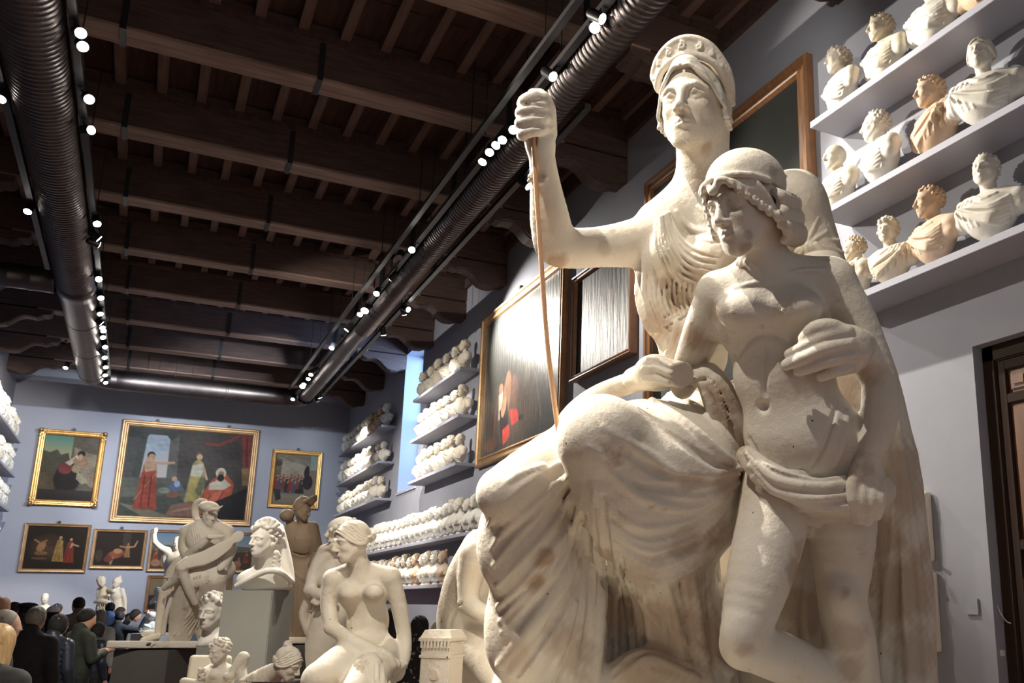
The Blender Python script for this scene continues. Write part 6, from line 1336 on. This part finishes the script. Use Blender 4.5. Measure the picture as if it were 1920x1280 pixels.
def person(u, v, t, turn, label, coat, pants, hairm, hs, skin=None, bend=0, arms='down', hturn=0, bow=0, puffer=False, cap=None, coatlen=.80, shoe=None):
    """visitor whose head top is seen at u, v; turn 0 = back to the camera, positive = turned to the photo's left"""
    top = P(u, v, t); g = max(1.34, min(1.80, top[2] if not bend else 1.66)); k = g / 1.72
    a = math.radians(turn); fw = HF * math.cos(a) - CR * math.sin(a); B = basis(fw); off = 0
    o = np.array([top[0], top[1], 0]) - (B[1] * (.55 * k * math.sin(math.radians(bend)) if bend else .02))
    root = empty('person', o, label, 'person', 'museum visitors'); root['category'] = 'person'
    L = lambda x, y, z: o + (B[0] * x + B[1] * y + np.array([0, 0, z])) * k
    bd = math.radians(bend)
    def U(x, y, z):                                               # upper body, bent about the hip
        y2, z2 = y, z - .93; return L(x, y2 * math.cos(bd) + z2 * math.sin(bd), .93 + z2 * math.cos(bd) - y2 * math.sin(bd))
    def box(h=.016, m=.05): return Field(L(0, 0, 0) - np.array([.75, .75, .02]) , L(0, 0, 1.78) + np.array([.75, .75, .25 if arms == 'raise' else .04]), h)
    C = lambda F, p, r, kk=.03, op='u': F.cap(p, np.array(r) * k, kk, op)
    hips = [L(s * .095, 0, .90) for s in (-1, 1)]; knees = [L(s * .10, .02, .49) for s in (-1, 1)]; ank = [L(s * .10, -.02, .09) for s in (-1, 1)]
    sh = [U(s * .18, -.01, 1.375) for s in (-1, 1)]
    if arms == 'down': el = [U(s * .24, -.03, 1.12) for s in (-1, 1)]; wr = [U(s * .235, .06, .87) for s in (-1, 1)]
    elif arms == 'front': el = [U(s * .25, .02, 1.13) for s in (-1, 1)]; wr = [U(s * .07, .27, 1.20) for s in (-1, 1)]
    else: el = [U(-.24, .0, 1.12), U(.40, .10, 1.34)]; wr = [U(-.22, .08, .88), U(.46, .16, 1.60)]
    hb = basis(B[1] * math.cos(math.radians(hturn)) - B[0] * math.sin(math.radians(hturn)) + np.array([0, 0, -math.tan(math.radians(bow + bend * .6))])); Hh = .232 * k
    hc = U(0, .055, 1.60)
    F = box()
    for i in (0, 1):
        C(F, [hips[i], knees[i], ank[i]], [.082, .055, .042], .03); C(F, [ank[i], ank[i] + (B[1] * .14 + np.array([0, 0, -.05])) * k], [.04, .03], .02)
        C(F, [sh[i], el[i], wr[i]], [.05, .04, .028], .02)
        d = wr[i] - el[i]; d /= np.linalg.norm(d); sd = B[0] * (1 if i else -1)
        C(F, [wr[i], wr[i] + d * .09 * k], [.028, .038], .012)
        for q in range(4): C(F, [wr[i] + (d * .09 + np.cross(d, sd) * (q - 1.5) * .019) * k, wr[i] + (d * (.16 - .008 * abs(q - 1)) + np.cross(d, sd) * (q - 1.5) * .022 - sd * .02) * k], [.012, .009], .004)
        C(F, [wr[i] + d * .05 * k, wr[i] + (d * .09 + np.cross(d, sd) * -.055) * k], [.014, .010], .008)
    F.ell(U(0, 0, 1.25), np.array((.17, .105, .20)) * k, B, .05); F.ell(U(0, 0, 1.0), np.array((.15, .10, .16)) * k, B, .05)
    Wp = head(F, hc, hb, Hh, female=hs in ('long',)); F.cap([Wp(0, -.1, -.2), U(0, -.01, 1.42)], [.24 * Hh, .27 * Hh], .03)
    F.build('body', skin or M_skin, root)
    F = box(.015)
    F.ell(U(0, -.01, 1.27), np.array((.205, .14, .22)) * k, B, .05); F.ell(U(0, 0, 1.02), np.array((.20, .14, .24)) * k, B, .06); C(F, [U(-.15, -.015, 1.39), U(0, -.015, 1.44), U(.15, -.015, 1.39)], [.06, .055, .06], .05)
    if coatlen < .8 and not bend: F.ell(L(0, 0, coatlen + .12), np.array((.21, .15, .22)) * k, B, .06)
    for i in (0, 1): C(F, [sh[i], el[i], wr[i] + (el[i] - wr[i]) * .06], [.078, .062, .047], .03)
    C(F, [U(0, -.02, 1.44), U(0, -.02, 1.49)], [.088, .08], .02); C(F, [Wp(0, -.06, -.30), Wp(0, .0, -.1)], [.062, .05], .015, 'c')
    if puffer:
        for z in np.arange(.82, 1.42, .062):
            for q in range(24): pass
            F.cap([U(.225 * math.cos(w_) , .16 * math.sin(w_), z) for w_ in np.linspace(0, 2 * math.pi, 20)], .010 * k, .012, 'c')
    F.build('coat', coat, root)
    F = box(.016)
    for i in (0, 1): C(F, [hips[i], knees[i], ank[i] + np.array([0, 0, .02])], [.098, .075, .062], .03)
    F.ell(L(0, 0, .93), np.array((.17, .12, .12)) * k, B, .04); F.build('trousers', pants, root)
    for i in (0, 1):
        F = Field(ank[i] - .25, ank[i] + .25, .013); C(F, [ank[i] + np.array([0, 0, -.045]), ank[i] + (B[1] * .15) * k + np.array([0, 0, -.055])], [.046, .038], .01); F.cut((0, 0, .003), (0, 0, -1)); F.build('shoe', shoe or M_shoe, root)
    if hs:
        F = Field(hc - .34, hc + .30, .009)
        E = lambda p, r, kk=.01, op='u': F.ell(Wp(*p), np.array(r) * Hh, hb, kk, op)
        if hs == 'crop': E((0, -.12, .16), (.345, .43, .37)); F.cut(Wp(0, .16, .16), hb[1] - hb[2] * .55, .01); E((0, -.2, -.02), (.33, .34, .28), .03)
        elif hs == 'bob': E((0, -.13, .12), (.37, .44, .40), .02); E((0, -.18, -.18), (.38, .36, .34), .05); F.cut(Wp(0, .20, .16), hb[1] - hb[2] * .4, .01)
        elif hs == 'long':
            E((0, -.13, .14), (.37, .44, .39), .02); E((0, -.20, -.22), (.40, .34, .48), .06); E((0, -.24, -.62), (.40, .26, .42), .06); F.cut(Wp(0, .20, .14), hb[1] - hb[2] * .3, .01)
        elif hs == 'fringe': E((0, -.19, -.02), (.345, .34, .22), .02); E((0, -.25, -.16), (.28, .25, .2), .03); F.cut(Wp(0, .02, .0), hb[1], .01)
        rr = np.random.default_rng(int(u * 7 + v))
        for q in range(70):
            w1, w2 = rr.uniform(-2.6, -.5), rr.uniform(-.1, 1.2); p0 = np.array((.37 * math.cos(w1) * math.cos(w2), -.12 + .45 * math.sin(w1) * math.cos(w2), .12 + .40 * math.sin(w2)))
            F.cap([Wp(*p0), Wp(*(p0 * np.array((1.03, 1.03, 1)) + np.array((0, -.02, -.16))))], .015 * Hh, .004, 'c')
        F.build('hair', hairm, root)
    if cap is not None:
        F = Field(hc - .2, hc + .32, .010)
        if cap is M_cap: F.ell(Wp(0, -.10, .22), np.array((.37, .45, .34)) * Hh, hb, .01); F.cut(Wp(0, 0, .14), -hb[2], .006); F.ell(Wp(0, .36, .17), np.array((.26, .26, .025)) * Hh, hb, .01)
        else: F.ell(Wp(0, -.14, .36), np.array((.52, .56, .19)) * Hh, hb, .01); F.ell(Wp(0, -.1, .22), np.array((.36, .44, .16)) * Hh, hb, .02); F.cut(Wp(0, 0, .16), -hb[2], .006)
        F.build('cap' if cap is M_cap else 'beret', cap, root)
    return root, U, B, k
person(0, 1168, 4.9, 0, 'person with long blond hair in a black coat, nearest the lower left corner', M_ink, M_ink, M_hblond, 'long', M_skin2)
person(10, 1142, 6.6, -62, 'grey-haired person in profile facing right, behind the long blond hair', M_ink, M_ink, M_hgrey, 'bob', M_skin2)
person(4, 1116, 9.2, 8, 'bald person in dark clothes seen from behind at the left edge', M_ink, M_ink, None, None)
person(27, 1128, 12.9, -30, 'person with short dark hair beside the bald head at left edge', M_char, M_ink, M_hbrown, 'crop')
person(53, 1130, 11.6, 10, 'person wearing a black beret, above the grey-haired coat wearer', M_ink, M_ink, M_hblack, 'bob', cap=M_ink)
person(40, 1148, 9.9, 5, 'black-haired person in black squeezed left of the grey-haired coat wearer', M_ink, M_ink, M_hblack, 'bob')
person(69, 1136, 8.0, 8, 'person with short grey hair and long charcoal coat, back to camera', M_char, M_ink, M_hgrey, 'crop', coatlen=.62, hturn=12)
person(101, 1136, 12.0, 20, 'person in a white cap in the crowd at left', M_ink, M_ink, M_hblack, 'crop', cap=M_cap)
person(108, 1131, 15.4, 0, 'person with dark hair just above the white cap, farther back', M_char, M_ink, M_hblack, 'crop')
person(112, 1150, 9.0, -8, 'black-haired person in a ribbed navy puffer jacket', M_navy, M_ink, M_hblack, 'bob', puffer=True)
person(150, 1119, 14.0, 62, 'dark-haired person in a beige jacket turned left, hands raised before the chest', M_beige, M_ink, M_hbrown, 'crop', arms='front')
person(163, 1141, 10.0, -28, 'person with short black hair in dark olive jacket, head bowed', M_olive, M_ink, M_hblack, 'crop', hturn=-15, bow=16, arms='front')
person(189, 1142, 12.6, 12, 'person with light grey hair behind the dark olive jacket', M_lgrey, M_ink, M_hgrey, 'bob')
person(208, 1129, 17.0, 5, 'dark-haired person in a light blue shirt before the embracing pair', M_blue, M_ink, M_hblack, 'crop', arms='front')
person(226, 1146, 15.6, 0, 'person in dark sleeves raising one arm right of the blue shirt', M_char, M_char, M_hblack, 'crop', arms='raise')
r, U, B, k = person(186, 1168, 11.5, -20, 'short black-haired person wearing a grey backpack', M_navy, M_ink, M_hblack, 'bob')
F = Field(U(0, -.25, 1.2) - .32, U(0, -.25, 1.2) + .32, .012); F.ell(U(0, -.235, 1.20), np.array((.14, .06, .20)) * k, B, .0, box=True); F.ell(U(0, -.29, 1.12), np.array((.10, .03, .09)) * k, B, .01, box=True)
for s in (-1, 1): F.cap([U(s * .11, -.16, 1.36), U(s * .12, -.10, 1.48), U(s * .12, .05, 1.47), U(s * .13, .14, 1.38)], .016, .006)
tag(F.build('backpack', mat('grey_backpack', (.10, .105, .10), .8), origin=U(0, -.23, .95)), 'grey backpack on the short black-haired visitor', 'backpack')
person(214, 1163, 19.5, -75, 'stooping person in blue denim jacket and light grey trousers', M_denim, M_lgrey, M_hbrown, 'bob', bend=38, shoe=M_cap)
person(240, 1176, 18.0, -70, 'stooping dark-haired person in black left of the plaster foot', M_ink, M_ink, M_hblack, 'bob', bend=42)
person(788, 1153, 8.6, 4, 'person with long black hair and patterned black knit, right of the seated nude', M_pat, M_ink, M_hblack, 'long')
person(737, 1138, 9.4, 10, 'person in black glimpsed under the arm of the seated nude', M_ink, M_ink, M_hblack, 'crop')
